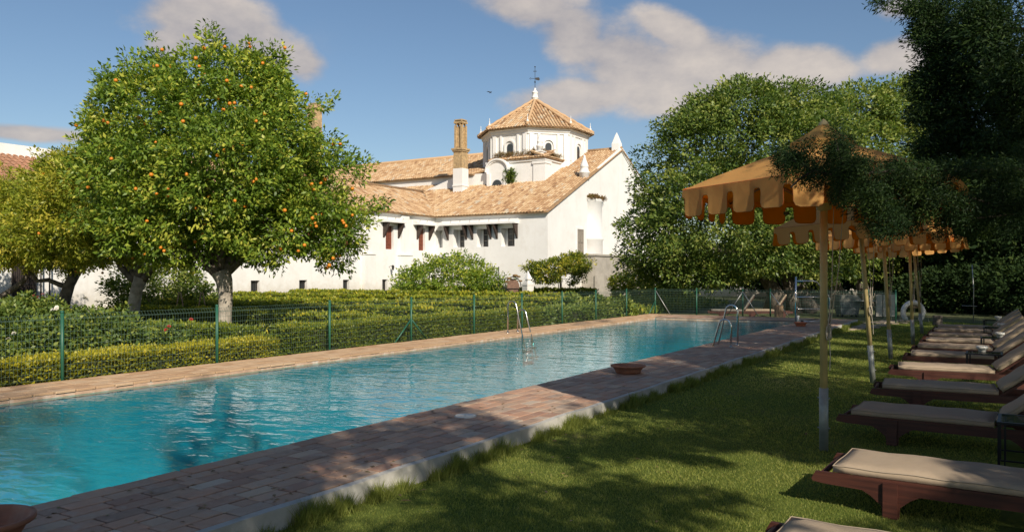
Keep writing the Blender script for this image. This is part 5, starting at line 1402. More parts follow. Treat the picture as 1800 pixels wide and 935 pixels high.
t = shrub('vine_tree', c, [(c.x, c.y, 1.9, 1.7, 1.4, .85), (c.x - 1.0, c.y - .6, 1.55, .8, .8, .6), (c.x + .8, c.y + .4, 2.3, 1.0, .9, .6), (c.x - 1.6, c.y - 1.0, 2.05, .6, .5, .3)], 260, 40, .15, .3, 'box_leaf', 'small umbrella shaped vine on a forked trunk against the church', .55, stems=6, aspect=.45, wob=.3, zmin=.9)
flowers(t, [D(968, 480, 50), D(1004, 482, 50), D(1022, 478, 50.2), D(1007, 487, 50), D(960, 486, 50)], 'petal_white', .14, 7, 'blossom')
c = D(285, 500, 31); c.z = -.2
shrub('leafy_shrub', c, [(c.x, c.y, .9, 1.8, 1.5, 1.1), (c.x - 1.0, c.y - .5, .8, 1.1, 1.1, 1.1), (c.x + 1.2, c.y + .5, .6, 1.0, 1.0, .9)], 260, 44, .13, .3, 'carob_leaf', 'tall leafy shrub in the gap between two orange tree trunks', .6, aspect=.5)
for (px, py, d, r_, lab) in ((1085, 545, 29.5, .55, 'leafy garden plant by the eighth fence post'), (1128, 545, 30.4, .5, 'bushy plant with large pale leaves near the fence corner'), (1040, 548, 29, .45, 'low leafy plant behind the far fence stretch')):
    c = D(px, py, d); c.z = -.2; c.x -= .9
    shrub('leafy_plant', c, [(c.x, c.y, .25, r_, r_, .5)], 60, 34, .12, .2, 'rose_leaf', lab, .6, aspect=.6, group='plants by the fence corner', stems=3)
# shrubs and ivy at the foot of the far wall under the big tree
for (px, d, hgt, r_, lab) in ((1110, 52, 1.4, 1.4, 'dry leaning shrub at the foot of the garden wall'), (1180, 50, 1.2, 1.5, 'low shrub under the left skirt of the big carob tree'), (1600, 44, .9, 1.6, 'sunlit low shrub beyond the life ring')):
    c = D(px, 500, d); c.z = -.2
    shrub('wall_shrub', c, [(c.x, c.y, hgt / 2, r_, r_ * .8, hgt / 2 + .2)], 110, 34, .2, .35, 'box_leaf', lab, .5, aspect=.45, group='shrubs far behind under the trees')

# a few fallen leaves on the deck tiles and the lawn edge
n = 260
fx_ = np.concatenate([PX1 + .02 + (DX1 - PX1 - .06) * rng.random(170), DX1 + .1 + 2.6 * rng.random(90)]); fy = 2.6 + 20 * rng.random(n) ** 1.5
fz = np.concatenate([np.full(170, .004), np.full(90, -.128)])
Pf = np.stack([fx_, fy, fz], 1); Df = nrm(np.stack([rng.normal(size=n), rng.normal(size=n), .12 * rng.random(n)], 1)); Nf = nrm(np.tile([0, 0, 1.], (n, 1)) + rng.normal(size=(n, 3)) * .15)
Nf = nrm(Nf - Df * np.sum(Nf * Df, 1, keepdims=True)); Lf = .035 + .03 * rng.random(n)
link('fallen_leaf', quads_mesh('fallen_leaf', leaf_quads(Pf, Df, Nf, Lf, Lf * .45), rng.random(n), 'dry_weed'), label='scattered dry leaves fallen on the deck tiles and lawn edge', cat='leaves', kind='stuff')
# ================================================================= fences
def wire_mesh(mb, a, b_, z0, z1, r_=.0021, sp=.055):
    a, b_ = Vector(a), Vector(b_); L_ = (b_ - a).length; u = (b_ - a).normalized(); w_ = Vector((-u.y, u.x, 0))
    def bar(p, q, rad):
        t_ = (q - p).normalized(); s1 = t_.cross(w_).normalized() * rad; s2 = w_ * rad
        k = [s1 * -.87 - s2 * .5, s1 * .87 - s2 * .5, s2]
        vs_ = [p + e for e in k] + [q + e for e in k]
        mb.add(vs_, [(0, 1, 4, 3), (1, 2, 5, 4), (2, 0, 3, 5)])
    n = int(L_ / sp)
    for i in range(n + 1):
        p = a + u * (L_ * i / n); lean = w_ * .05
        bar(p + Vector((0, 0, z0)), p + Vector((0, 0, z1 - .07)), r_); bar(p + Vector((0, 0, z1 - .07)), p + Vector((0, 0, z1)) + lean, r_)
    z = z0
    while z < z1 - .05: bar(a + Vector((0, 0, z)), b_ + Vector((0, 0, z)), r_ * 1.1); z += .10
    bar(a + Vector((0, 0, z1 - .07)), b_ + Vector((0, 0, z1 - .07)), r_ * 1.1); bar(a + Vector((0, 0, z1)) + w_ * .05, b_ + Vector((0, 0, z1)) + w_ * .05, r_)
mb = MB(); mb.tube([(0, 0, -.2), (0, 0, 1.02)], .026, 10); mb.lathe([(.026, 1.015), (.032, 1.018), (.032, 1.035), (.02, 1.05), (0, 1.053)], n=10)
post_me = mb.mesh('post', 'fence_green')
fa = empty('mesh_fence', (FX, 3.9, 0), label='green wire mesh fence running along the garden side of the pool', cat='fence')
ys = [1.15, 3.95, 6.75, 9.55, 12.4, 15.15, 17.85, 20.4, 22.95, 25.5, 28.2, 31.2]
for y in ys: link('post', post_me, fa, loc=(0, y - 3.9, 0), rot=(random.uniform(-.01, .01), random.uniform(-.01, .01), 0))
for (yb, dl) in ((15.15, (-.62, .62)), (31.2, (-.7,))):
    for s in dl:
        mb = MB(); mb.tube([(.0, yb - 3.9, .52), (.0, yb - 3.9 + s, -.02)], .018, 8); mb.build('brace', 'fence_green', fa)
mb = MB(); wire_mesh(mb, (0, ys[0] - 3.9, 0), (0, ys[-1] - 3.9, 0), .03, .99); mb.build('wire_mesh', 'fence_wire', fa, kind='stuff')
fb = empty('mesh_fence', (FX, 31.2, 0), label='green wire mesh fence crossing behind the far end of the pool', cat='fence')
for x in (1.75, 3.6, 4.65, 6.7, 8.1, 9.0): link('post', post_me, fb, loc=(x, 0, 0))
for (x, s, m_) in ((0.02, .62, 'galvanised'), (3.6, -.6, 'galvanised'), (3.6, .62, 'galvanised'), (4.65, .7, 'galvanised')):
    mb = MB(); mb.tube([(x, -.01, .92), (x + s, -.05, -.02)], .018, 8); mb.build('brace', m_, fb)
mb = MB(); wire_mesh(mb, (0, 0, 0), (9.0, 0, 0), .03, .99, .0028, .06); mb.build('wire_mesh', 'fence_wire', fb, kind='stuff')

# ================================================================= pool fittings
def arc_pts(p0, pt, p1, n=10):
    """a bent rail: up from p0, over the top point, down to p1"""
    p0, pt, p1 = Vector(p0), Vector(pt), Vector(p1); out = [p0]
    for i in range(n + 1):
        f = i / n; an = math.pi * f
        out.append(None)
    return out
def rail(mb, foot, top, water_end, r_=.021):
    """foot on the deck, vertical riser, tight bend at the top, straight run down into the water"""
    foot, water_end = Vector(foot), Vector(water_end)
    h = water_end - foot; h.z = 0; L_ = h.length; u = h.normalized(); rb_ = .14
    ptsr = [foot, foot + Vector((0, 0, top - foot.z - rb_))]
    for i in range(1, 9):
        an = math.pi * i / 8 * .82
        ptsr.append(foot + u * (rb_ - rb_ * math.cos(an)) + Vector((0, 0, top - foot.z - rb_ + rb_ * math.sin(an))))
    ptsr.append(water_end)
    mb.tube(ptsr, r_, 10)
    mb.lathe([(.0, .0), (.05, .0), (.05, .012), (.03, .022), (0, .022)], foot, 12)
def ladder(loc, rz, label, tops):
    t = empty('pool_ladder', loc, rz, label=label, cat='pool ladder', group='pool ladders')
    for s, tp in ((-.26, tops[0]), (.26, tops[1])):
        mb = MB(); rail(mb, (0, s, .001), tp, (.62, s, -.75)); mb.build('handrail', 'steel', t)
    for k in range(2):
        mb = MB(); mb.box(.53 + .07 * k, .61 + .07 * k, -.24, .24, -.42 - .25 * k, -.39 - .25 * k); mb.build('step', 'steel', t)
    return t
ladder((-11.42, 18.75, 0), 0, 'stainless pool ladder on the far garden side of the pool', (.86, .62))
ladder((-5.02, 17.75, 0), math.pi, 'stainless pool ladder on the near tiled deck, one rail taller', (.90, .60))
hs = empty('pool_exit_frame', (-5.62, 26.95, 0), R(30), label='tall tubular steel frame at the far right corner of the pool', cat='rail frame')
tb = lambda name, pts, r_=.024: (lambda m: (m.tube(pts, r_, 9), m.build(name, 'steel', hs)))(MB())
tb('upright', [(0, 0, -.02), (0, 0, 1.52)], .032)
tb('rail', [(0, 0, 1.38), (.55, 0, 1.38), (.68, 0, 1.34), (1.05, 0, .90), (1.09, 0, .80), (1.09, 0, 0)])
tb('rail', [(0, 0, .86), (1.06, 0, .86)], .02)
tb('rail', [(0, 0, .52), (.08, 0, .47), (1.0, 0, .47), (1.0, 0, 0)], .02)
tb('rail', [(0, 0, .06), (1.08, 0, .06)], .022)
mb = MB(); mb.tube([(.06, -.02, 0), (.06, -.02, .26)], .045, 10); mb.build('valve', 'porcelain', hs)
mb = MB(); mb.tube([(.2, 0, .03), (.2, 0, .10)], .05, 8); mb.tube([(.98, 0, .0), (.98, 0, .1)], .05, 8); mb.build('foot', 'black_metal', hs, kind='stuff')

def bowl(loc, r_, h, label, mat='terracotta', name='terracotta_bowl', group='terracotta bowls on the deck'):
    mb = MB(); mb.lathe([(0, .0), (r_ * .66, 0), (r_ * .70, h * .08), (r_ * .74, h * .35), (r_ * .86, h * .72), (r_ * .97, h * .80), (r_ * 1.0, h * .86), (r_ * 1.0, h * .98), (r_ * .97, h), (r_ * .90, h * .98), (r_ * .86, h * .9), (r_ * .72, h * .4), (r_ * .60, h * .16), (0, h * .14)], n=40)
    return mb.build(name, mat, loc=loc, label=label, cat='bowl', group=group)
bowl((-5.12, 12.0, 0.003), .285, .13, 'wide terracotta bowl standing on the deck halfway along the pool')
bowl((-5.12, 2.36, .003), .30, .165, 'terracotta bowl cut by the bottom left corner of the view')
bowl((-5.2, 25.6, .003), .20, .12, 'small bright orange clay bowl by the steel frame', 'bright_terracotta')

# ================================================================= parasols
def parasol(loc, lean, label, seed, ropes=True, top=2.46):
    rd = random.Random(seed)
    t = empty('parasol', loc, 0, label=label, cat='parasol', group='orange and mustard parasols in a row on the lawn')
    t.rotation_euler = (lean[0], lean[1], rd.uniform(-.05, .05))
    RC, ZE_, ZR, RV = 1.40, 2.61, 3.03, .30
    mb = MB(); mb.tube([(0, 0, -.02), (0, 0, .62)], .044, 14); mb.tube([(-.06, 0, .52), (.06, 0, .52)], .008, 6); mb.tube([(-.06, 0, .22), (.06, 0, .22)], .008, 6); mb.build('pole_sleeve', 'pole_sleeve', t)
    mb = MB(); mb.tube([(0, 0, .60), (0, 0, 3.0)], .036, 14); mb.build('pole', 'pole_paint', t)
    mb = MB(); mb.lathe([(.037, 2.40), (.075, 2.41), (.075, 2.455), (.11, 2.46), (.11, 2.475), (.05, 2.48), (.037, 2.54)], n=14); mb.build('hub', 'pole_paint', t)
    cor = lambda r_, z, i: Vector((r_ * math.cos(R(-90 + 60 * i)), r_ * math.sin(R(-90 + 60 * i)), z))
    NV = 5
    def sheet(off, NS=8):
        mb = MB(); mb.smooth = True
        for i in range(6):
            vs_ = []
            for j in range(NV + 1):
                f = j / NV; r_ = RC + (RV - RC) * f; z = ZE_ + (ZR - ZE_) * (f ** .92) + off
                a, b_ = cor(r_, z, i), cor(r_, z, i + 1)
                for k in range(NS + 1):
                    g_ = k / NS; p = a.lerp(b_, g_); p.z -= .045 * math.sin(math.pi * g_) * (1 - f) * math.sin(math.pi * min(1, f * 1.5 + .12)) 
                    vs_.append(p)
            fs_ = [(j * (NS + 1) + k, j * (NS + 1) + k + 1, (j + 1) * (NS + 1) + k + 1, (j + 1) * (NS + 1) + k) for j in range(NV) for k in range(NS)]
            mb.add(vs_, fs_)
        return mb
    can = sheet(0).build('canopy', 'canopy_cloth', t); fix_normals(can)
    li = sheet(-.012).build('lining', 'canopy_lining', can); fix_normals(li)
    mb = MB(); 
    for i in range(6):
        mb.add([cor(RV + .03, ZR + .045, i), cor(RV + .03, ZR + .045, i + 1), cor(.15, ZR + .15, i + 1), cor(.15, ZR + .15, i), cor(.045, ZR + .23, i + 1), cor(.045, ZR + .23, i), cor(RV + .035, ZR - .01, i), cor(RV + .035, ZR - .01, i + 1)], [(0, 1, 2, 3), (3, 2, 4, 5), (6, 7, 1, 0)])
    v_ = mb.build('vent', 'canopy_cloth', t); fix_normals(v_)
    mb = MB(); mb.lathe([(0, .0), (.06, 0), (.045, .05), (.02, .07), (0, .09)], (0, 0, ZR + .2), 10); mb.build('finial', 'pole_paint', v_)
    mb = MB()
    for i in range(6): mb.tube([cor(RC, ZE_ + .004, i), cor(RC * .6, ZE_ + .18, i), cor(RV, ZR + .004, i)], .006, 4)
    for i in range(6): mb.tube([cor(RC, ZE_ + .002, i), cor(RC, ZE_ + .002, i + 1)], .005, 4)
    mb.build('seam', 'canopy_trim', can)
    for i in range(6):
        mb = MB(); mb.tube([cor(.06, 2.93, i), cor(RC * .97, ZE_ - .035, i)], .012, 6); rb_ = mb.build('rib', 'raw_wood', t)
        mb = MB(); mb.tube([cor(.09, 2.46, i), cor(RC * .52, ZE_ + .165, i)], .010, 6); mb.build('strut', 'raw_wood', rb_)
    # valance: four square tabs with rounded corners on every side
    for i in range(6):
        a, b_ = cor(RC + .002, 0, i), cor(RC + .002, 0, i + 1); u = (b_ - a).normalized(); W_ = (b_ - a).length; n_ = Vector((u.y, -u.x, 0))
        fl = rd.uniform(-.02, .05); nt_ = 4; pit = W_ / nt_; tw = pit * .72; ph = rd.random() * 6
        prof = []                                  # lower outline from left to right
        for k in range(nt_):
            c0 = pit * (k + .5); x0_, x1_ = c0 - tw / 2, c0 + tw / 2; rr_ = .05; d_ = -.27 + rd.uniform(-.008, .008); gp = -.075
            if k == 0: prof.append((0, gp))
            prof += [(x0_ - rr_ * .5, gp), (x0_ - rr_ * .12, gp - rr_ * .35), (x0_, gp - rr_), (x0_, d_ + rr_), (x0_ + rr_ * .3, d_ + rr_ * .3), (x0_ + rr_, d_), (x1_ - rr_, d_), (x1_ - rr_ * .3, d_ + rr_ * .3), (x1_, d_ + rr_), (x1_, gp - rr_), (x1_ + rr_ * .12, gp - rr_ * .35), (x1_ + rr_ * .5, gp)]
        prof.append((W_, gp))
        def P3(s, z, off):
            wv_ = .016 * math.sin(s * 17 + ph) * (-z / .27) + fl * (-z / .27) ** 1.3 + off
            return a + u * s + n_ * wv_ + Vector((0, 0, ZE_ + z))
        for nm, mt, off, par in (('valance', 'canopy_cloth', .004, None), ('valance_lining', 'canopy_lining', -.004, 1)):
            mb = MB(); mb.smooth = True
            for (s0, z0_), (s1, z1_) in zip(prof, prof[1:]):
                if abs(s1 - s0) < 1e-4: continue
                m_ = 4; vs_ = []
                for q in range(m_ + 1): vs_ += [P3(s0, z0_ * q / m_, off), P3(s1, z1_ * q / m_, off)]
                mb.add(vs_, [(2 * q, 2 * q + 1, 2 * q + 3, 2 * q + 2) for q in range(m_)])
            if par is None: va = mb.build(nm, mt, t)
            else: mb.build(nm, mt, va)
        mb = MB(); mb.tube([P3(s, z, 0) for s, z in prof], .0035, 4); mb.build('trim', 'canopy_trim', va)
    if ropes:
        mb = MB(); mb.tube([(.10, -.03, 2.42), (.085, -.04, 1.6), (.05, -.03, 1.25)], .005, 5); mb.tube([(.20, .05, 2.75), (.14, 0, 1.8), (.06, -.02, 1.2)], .005, 5)
        mb.build('rope', 'rope', t)
        mb = MB()
        for k in range(5): mb.tube([(.055 + .02 * math.sin(6.28 * j / 8 + k) , -.03 + .012 * (k - 2), 1.18 + .075 * math.cos(6.28 * j / 8)) for j in range(9)], .006, 5)
        mb.tube([(.06, -.03, 1.12), (.07, -.03, .95), (.062, -.02, .80)], .005, 5)
        mb.build('rope_hank', 'rope', t)
    return t
PAR = [(1448, 790, 0.0, 'nearest parasol, its mustard canopy half hidden by the evergreen bough', 1), (1534.8, 674, -22, 'second parasol from the camera, pole leaning to the left', 2), (1566, 631, -13, 'third parasol from the camera, just left of the parasol pair', 3),
       (1605, 605, -6, 'fourth parasol from the camera, its pole straight before the life ring', 4), (1621, 587, -15, 'farthest parasol of the row, leaning left over the far loungers', 5)]
for (px, py, dx, lab, sd) in PAR:
    p = G(px, py, -.16); d = (EYE + .16) * FPX / (py - HORY)
    off = dx * d / FPX / 2.45                              # lean towards camera-left
    v = Vector((cy, sy)) * off
    parasol((p.x, p.y, -.16), (-v.y, v.x), lab, sd)
    if sd == 1:
        c_ = [o for o in C.objects if o.name == 'parasol'][0]
        mb = MB(); mb.box(-.03, .03, -.002, .002, -.018, .018)
        q = mb.build('label_patch', 'grey_plastic', c_, loc=(-.62, .98, 2.46), rot=(0, 0, R(30)))

# ================================================================= loungers
def make_lounger(label, group, back=.66, cush=True, wood='lounger_wood', cloth_='cushion_cloth'):
    t = empty('sun_lounger', (0, 0, -.16), label=label, cat='sun lounger', group=group)
    W_ = .36; zr = .27
    for s in (-1, 1):
        mb = MB(); y0, y1 = (s * W_ - .018, s * W_ + .018)
        mb.prism([(-.15, zr - .055), (-.12, zr), (1.98, zr), (1.98, zr - .095), (.22, zr - .095), (-.06, zr - .085), (-.14, zr - .075)], 'y', y0, y1)
        q = mb.build('side_rail', wood, t); fix_normals(q)
        for xl in (.40, 1.62):
            mb = MB(); ys_ = (y0 - .022, y0 - .001) if s < 0 else (y1 + .001, y1 + .022)
            mb.prism([(xl - .19, zr - .096), (xl + .19, zr - .096), (xl + .13, zr - .13), (xl + .06, zr - .19), (xl + .055, zr - .27), (xl - .055, zr - .27), (xl - .06, zr - .19), (xl - .13, zr - .13)], 'y', y0 + .001, y1 - .001)
            mb.box(xl - .048, xl + .048, *ys_, 0, zr - .02)
            q = mb.build('leg', wood, t); fix_normals(q)
    mb = MB(); mb.tube([(-.085, -W_ + .019, zr - .03), (-.085, W_ - .019, zr - .03)], .021, 10); mb.build('crossbar', wood, t)
    mb = MB(); mb.tube([(1.9, -W_ + .019, zr - .05), (1.9, W_ - .019, zr - .05)], .021, 8); mb.build('crossbar', wood, t)
    sl = MB(); sl.box(-.034, .034, -W_ + .02, W_ - .02, zr - .03, zr - .008); me = sl.mesh('slat', wood)
    for k in range(12): link('slat', me, t, loc=(.06 + k * .108, 0, 0))
    # backrest frame turns about the hinge
    hx = 1.31; ca, sa = math.cos(back), math.sin(back)
    P = lambda a, z: (hx + ca * a - sa * z, zr + sa * a + ca * z)
    mb = MB()
    for s in (-1, 1): mb.prism([P(0, -.03), P(0, 0), P(.74, 0), P(.74, -.03)], 'y', s * (W_ - .04) - .016, s * (W_ - .04) + .016)
    for k in range(6): mb.prism([P(.05 + k * .125, -.022), P(.05 + k * .125, -.002), P(.12 + k * .125, -.002), P(.12 + k * .125, -.022)], 'y', -W_ + .057, W_ - .057)
    q = mb.build('backrest', wood, t); fix_normals(q)
    if cush:
        def pad(L0, L1, th, A, name):
            nx, ny = 14, 8; V = []; mb = MB(); mb.smooth = True
            def sec(f, g_, top):
                ex = min(f, 1 - f) * (L1 - L0); ey = min(g_, 1 - g_) * .70; e = min(1, ex / .05) * min(1, ey / .05); e = e ** .5
                puff = .010 * math.sin(math.pi * f) * math.sin(math.pi * g_) + .004 * math.sin(f * 19 + g_ * 7)
                z = th * .5 + (th * .5 * (.55 + .45 * e) + puff) * (1 if top else -1) * 1.0
                if not top: z = th * .5 - th * .5 * (.55 + .45 * e)
                x = L0 + (L1 - L0) * f; y = -.35 + .70 * g_
                return A(x, y, z)
            for top in (True, False):
                base = len(V)
                vs_ = [sec(i / nx, j / ny, top) for j in range(ny + 1) for i in range(nx + 1)]
                fs_ = [(j * (nx + 1) + i, j * (nx + 1) + i + 1, (j + 1) * (nx + 1) + i + 1, (j + 1) * (nx + 1) + i) for j in range(ny) for i in range(nx)]
                if not top: fs_ = [f[::-1] for f in fs_]
                mb.add(vs_, fs_)
            n_ = (nx + 1) * (ny + 1)
            per_ = [i for i in range(nx + 1)] + [j * (nx + 1) + nx for j in range(1, ny + 1)] + [ny * (nx + 1) + i for i in range(nx - 1, -1, -1)] + [j * (nx + 1) for j in range(ny - 1, 0, -1)]
            mb.f += [(per_[k], n_ + per_[k], n_ + per_[(k + 1) % len(per_)], per_[(k + 1) % len(per_)]) for k in range(len(per_))]; mb.sm += [True] * len(per_)
            q = mb.build(name, cloth_, t); fix_normals(q)
            m2 = MB(); pts_ = [Vector(mb.v[k]) for k in per_]; pts_ = pts_ + [pts_[0]]
            m2.tube(pts_, .005, 4); m2.build('piping', 'cushion_piping', q)
        pad(0, 1.30, .085, lambda x, y, z: (x, y, zr - .016 + z), 'seat_cushion')
        pad(.055, .80, .085, lambda x, y, z: (P(x, z - .008)[0], y, P(x, z - .008)[1]), 'back_cushion')
    return t
GL = 'cushioned sun loungers in a row on the lawn'
LG = [(-1.05, 4.90, -1.5, 'nearest lounger, cut by the bottom edge of the view'), (-1.03, 7.08, -2.7, 'second lounger from the camera, foot end lit by the sun'), (-1.30, 9.80, -2.7, 'third lounger from the camera, behind the nearest black side table'), (-1.34, 12.1, 4.0, 'fourth lounger from the camera, touching the foot of the second parasol pole'),
      (-1.40, 14.5, 5.5, 'fifth lounger from the camera, sunlight across its seat cushion'), (-1.40, 16.9, 3.5, 'sixth lounger from the camera, beyond the table with the large white bowl'), (-1.42, 18.75, 2.5, 'seventh lounger from the camera, left foot near the third parasol'), (-1.40, 20.5, 3.0, 'eighth lounger from the camera, a sunlit strip on its cushion'),
      (-1.45, 22.3, 2.0, 'ninth lounger from the camera, third from the far end of the row'), (-1.45, 24.2, 1.5, 'tenth lounger from the camera, next to last of the row'), (-1.45, 25.9, 1.0, 'farthest lounger of the row, backrest against the dark trees')]
proto = None
for i, (x, y, a, lab) in enumerate(LG):
    lab = lab[0].upper() + lab[1:] if False else lab
    if proto is None: o = proto = make_lounger(lab + ', dark red wood', GL)
    else: o = copy_tree(proto); o['label'] = lab
    an = R(a); o.rotation_euler = (0, 0, an)
    o.location = (x + math.sin(an) * .35, y - math.cos(an) * .35, -.16)
# two recliners beyond the far fence
for (px, py, d, rz, lab, cl) in ((1250, 545, 33.5, 1, 'grey canvas recliner beyond the far fence, left of the wooden one', 'grey_canvas'), (1305, 545, 33.5, 4, 'wooden recliner with a sunlit cushion beyond the far fence', 'cushion_cloth')):
    o = make_lounger(lab, 'recliners beyond the far fence', back=1.0, cloth_=cl); p = D(px, py, d)
    o.location = (p.x, p.y, -.2); o.rotation_euler = (0, 0, R(rz + 18))

# side tables and the bowls on them
def side_table(label):
    t = empty('side_table', (0, 0, -.16), label=label, cat='side table', group='black side tables between the loungers')
    s = .25; H_ = .45
    for sx_ in (-1, 1):
        for sy_ in (-1, 1):
            mb = MB(); mb.box(sx_ * s - .011, sx_ * s + .011, sy_ * s - .011, sy_ * s + .011, 0, H_ - .022); mb.box(sx_ * (s - .045) - .006, sx_ * (s - .045) + .006, sy_ * s - .006, sy_ * s + .006, 0.0, H_ - .022); mb.build('leg', 'black_metal', t)
    mb = MB()
    for e in (-1, 1):
        mb.box(-s - .02, s + .02, e * s - .013, e * s + .013, H_ - .021, H_); mb.box(e * s - .013, e * s + .013, -s + .0135, s - .0135, H_ - .021, H_)
        mb.box(-s + .012, s - .012, e * s - .006, e * s + .006, .10, .115)
    mb.build('table_frame', 'black_metal', t, kind='stuff')
    mb = MB(); mb.box(-s + .014, s - .014, -s + .014, s - .014, H_ - .010, H_ - .002); mb.build('tabletop', 'table_glass', t)
    return t
tp = None
bm_ = MB(); bm_.lathe([(0, 0), (.05, 0), (.056, .01), (.062, .05), (.085, .058), (.088, .064), (.088, .100), (.080, .104), (.076, .09), (.058, .05), (.05, .015), (0, .012)], n=22)
bm_me = bm_.mesh('ashtray_bowl', 'porcelain')
for (x, y, lab, bl, bx_, by_) in ((.26, 8.55, 'nearest black side table, glass top, at the right edge of the view', None, 0, 0), (-.20, 15.50, 'black side table with the largest looking white bowl, between the fifth and sixth loungers', 'white ashtray bowl on the second nearest side table, largest looking', -.03, .08),
                                  (-.05, 19.35, 'black side table between the seventh and eighth loungers', 'white ashtray bowl on the middle side table', .08, .05), (-.05, 23.0, 'black side table between the ninth and tenth loungers', 'white ashtray bowl on the next to last side table', .12, 0), (-.1, 26.75, 'farthest black side table behind the last lounger', 'white ashtray bowl on the farthest side table', .1, 0)):
    if tp is None: o = tp = side_table(lab)
    else: o = copy_tree(tp); o['label'] = lab
    o.location = (x, y, -.16); o.rotation_euler = (0, 0, R(random.uniform(-4, 4)))
    if bl: link('ashtray_bowl', bm_me, loc=(x + bx_, y + by_, .291), label=bl, cat='bowl', group='white bowls on the side tables')

# ================================================================= far corner
# horseshoe life ring leaning on a short stake
c = D(1605, 549, 26.0)
t = empty('life_ring', (c.x, c.y, -.16), YAW, label='white horseshoe life ring hung upright on a stake beyond the last parasol poles', cat='life ring')
mb = MB(); n = 22; zc = c.z + .16
pts_ = [(.325 * math.cos(R(-52 + 284 * i / n)), 0, zc + .325 * math.sin(R(-52 + 284 * i / n))) for i in range(n + 1)]
mb.tube(pts_, [.05] + [.078] * (n - 1) + [.05], 12); mb.build('buoy', 'ring_white', t)
mb = MB(); mb.box(-.03, .03, .085, .13, -.02, zc + .36); mb.box(-.14, .14, -.10, .085, zc - .02 + .325 - .16, zc + .325 - .12); mb.build('stake', 'raw_wood', t)
mb = MB(); mb.tube([(.39, -.02, zc + .1), (.46, -.03, zc - .1), (.50, -.03, zc - .3)], .007, 5); mb.tube([(-.39, -.02, zc + .1), (-.44, -.03, zc - .1), (-.43, -.03, zc - .28)], .007, 5); mb.build('cord', 'rope', t)
# cut log
c = D(1648, 556, 27.5)
mb = MB(); mb.lathe([(0, 0), (.17, 0), (.155, .06), (.15, .28), (.16, .33), (.15, .345), (0, .35)], n=12)
mb.build('tree_stump', 'bark', loc=(c.x, c.y, -.165), label='short cut log standing on the lawn right of the life ring', cat='log')
c = G(1369, 557, 0)
mb = MB()
for k in range(3): mb.box(-.13 + k * .09, -.05 + k * .09, -.11, .11, 0, .44)
mb.build('wood_block', 'raw_wood', loc=(c.x, c.y, 0.003), rot=(0, 0, YAW), label='small stack of upright wooden boards left of the steel frame', cat='wood', kind='thing')
# grey cart with a canvas cover
c = D(1489, 552, 33.4); t = empty('towel_cart', (c.x, c.y, -.2), YAW, label='grey towel cart with a canvas cover under the carob trees', cat='cart')
mb = MB(); mb.add([(-.36, -.28, .12), (.36, -.28, .12), (.36, .28, .12), (-.36, .28, .12), (-.43, -.33, .66), (.43, -.33, .66), (.43, .33, .66), (-.43, .33, .66)], [(3, 2, 1, 0), (4, 5, 6, 7), (0, 1, 5, 4), (1, 2, 6, 5), (2, 3, 7, 6), (3, 0, 4, 7)]); mb.build('bin', 'grey_plastic', t)
mb = MB(); mb.prism([(-.45, .661), (.45, .661), (.45, .75), (.3, .93), (-.42, .95)], 'y', -.34, .34); q = mb.build('cover', 'grey_canvas', t); fix_normals(q)
for sx_ in (-.3, .3):
    for sy_ in (-.22, .22):
        mb = MB(); mb.tube([(sx_, sy_ - .02, .06), (sx_, sy_ + .02, .06)], .06, 10); mb.build('wheel', 'black_metal', t)
# pale screens
c = D(1558, 553, 32.5); t = empty('folding_screen', (c.x, c.y, -.2), YAW, label='pale folding screen in a dark frame behind the third parasol pole', cat='screen')
for k in range(3):
    mb = MB(); mb.box(-.42 + k * .29, -.17 + k * .29, -.012, .012, .08, .98); mb.build('panel', 'pale_panel', t)
mb = MB()
for k in range(4): mb.box(-.455 + k * .29, -.425 + k * .29, -.02, .02, 0, 1.02)
mb.box(-.455, .445, -.02, .02, 1.021, 1.05); mb.build('frame', 'black_metal', t)
# a small table and chair in the shade
c = D(1520, 550, 33.0); t = empty('garden_table', (c.x, c.y, -.2), YAW + .3, label='small dark garden table in the shade left of the pale screen', cat='table')
mb = MB(); mb.lathe([(0, .68), (.38, .68), (.39, .70), (.38, .72), (0, .72)], n=18); mb.build('tabletop', 'pale_panel', t)
for k in range(4):
    an = R(45 + 90 * k); mb = MB(); mb.tube([(.28 * math.cos(an), .28 * math.sin(an), 0), (.22 * math.cos(an), .22 * math.sin(an), .68)], .016, 6); mb.build('leg', 'black_metal', t)
for (px, lab) in ((1508, 'dark garden chair left of the small garden table'), (1532, 'dark garden chair right of the small garden table')):
    c = D(px, 550, 33.6); t = empty('garden_chair', (c.x, c.y, -.2), YAW + (.4 if px < 1520 else 2.8), label=lab, cat='chair', group='garden chairs in the shade')
    mb = MB(); mb.cbox(-.22, .22, -.22, .22, .42, .45, .02); mb.build('seat', 'black_metal', t)
    mb = MB(); mb.tube([(-.22, -.2, .45), (-.27, -.2, .85), (-.27, .2, .85), (-.22, .2, .45)], .014, 6)
    for k in range(4): mb.tube([(-.225, -.12 + .08 * k, .45), (-.268, -.12 + .08 * k, .85)], .007, 4)
    mb.build('backrest', 'black_metal', t)
    for sx_ in (-1, 1):
        for sy_ in (-1, 1): mb = MB(); mb.tube([(sx_ * .2, sy_ * .2, 0), (sx_ * .19, sy_ * .19, .42)], .013, 6); mb.build('leg', 'black_metal', t)
# thin pole beyond the loungers
c = G(1711, 567, -.16); t = empty('thin_pole', (c.x, c.y, -.16), YAW, label='thin grey pole with a crossbar standing beyond the farthest loungers', cat='pole')
mb = MB(); mb.tube([(0, 0, 0), (.01, 0, 1.2), (-.05, 0, 2.1)], .016, 8); mb.build('pole', 'galvanised', t)
mb = MB(); mb.tube([(-.42, 0, .62), (.12, 0, .60)], .012, 6); mb.build('crossbar', 'galvanised', t)

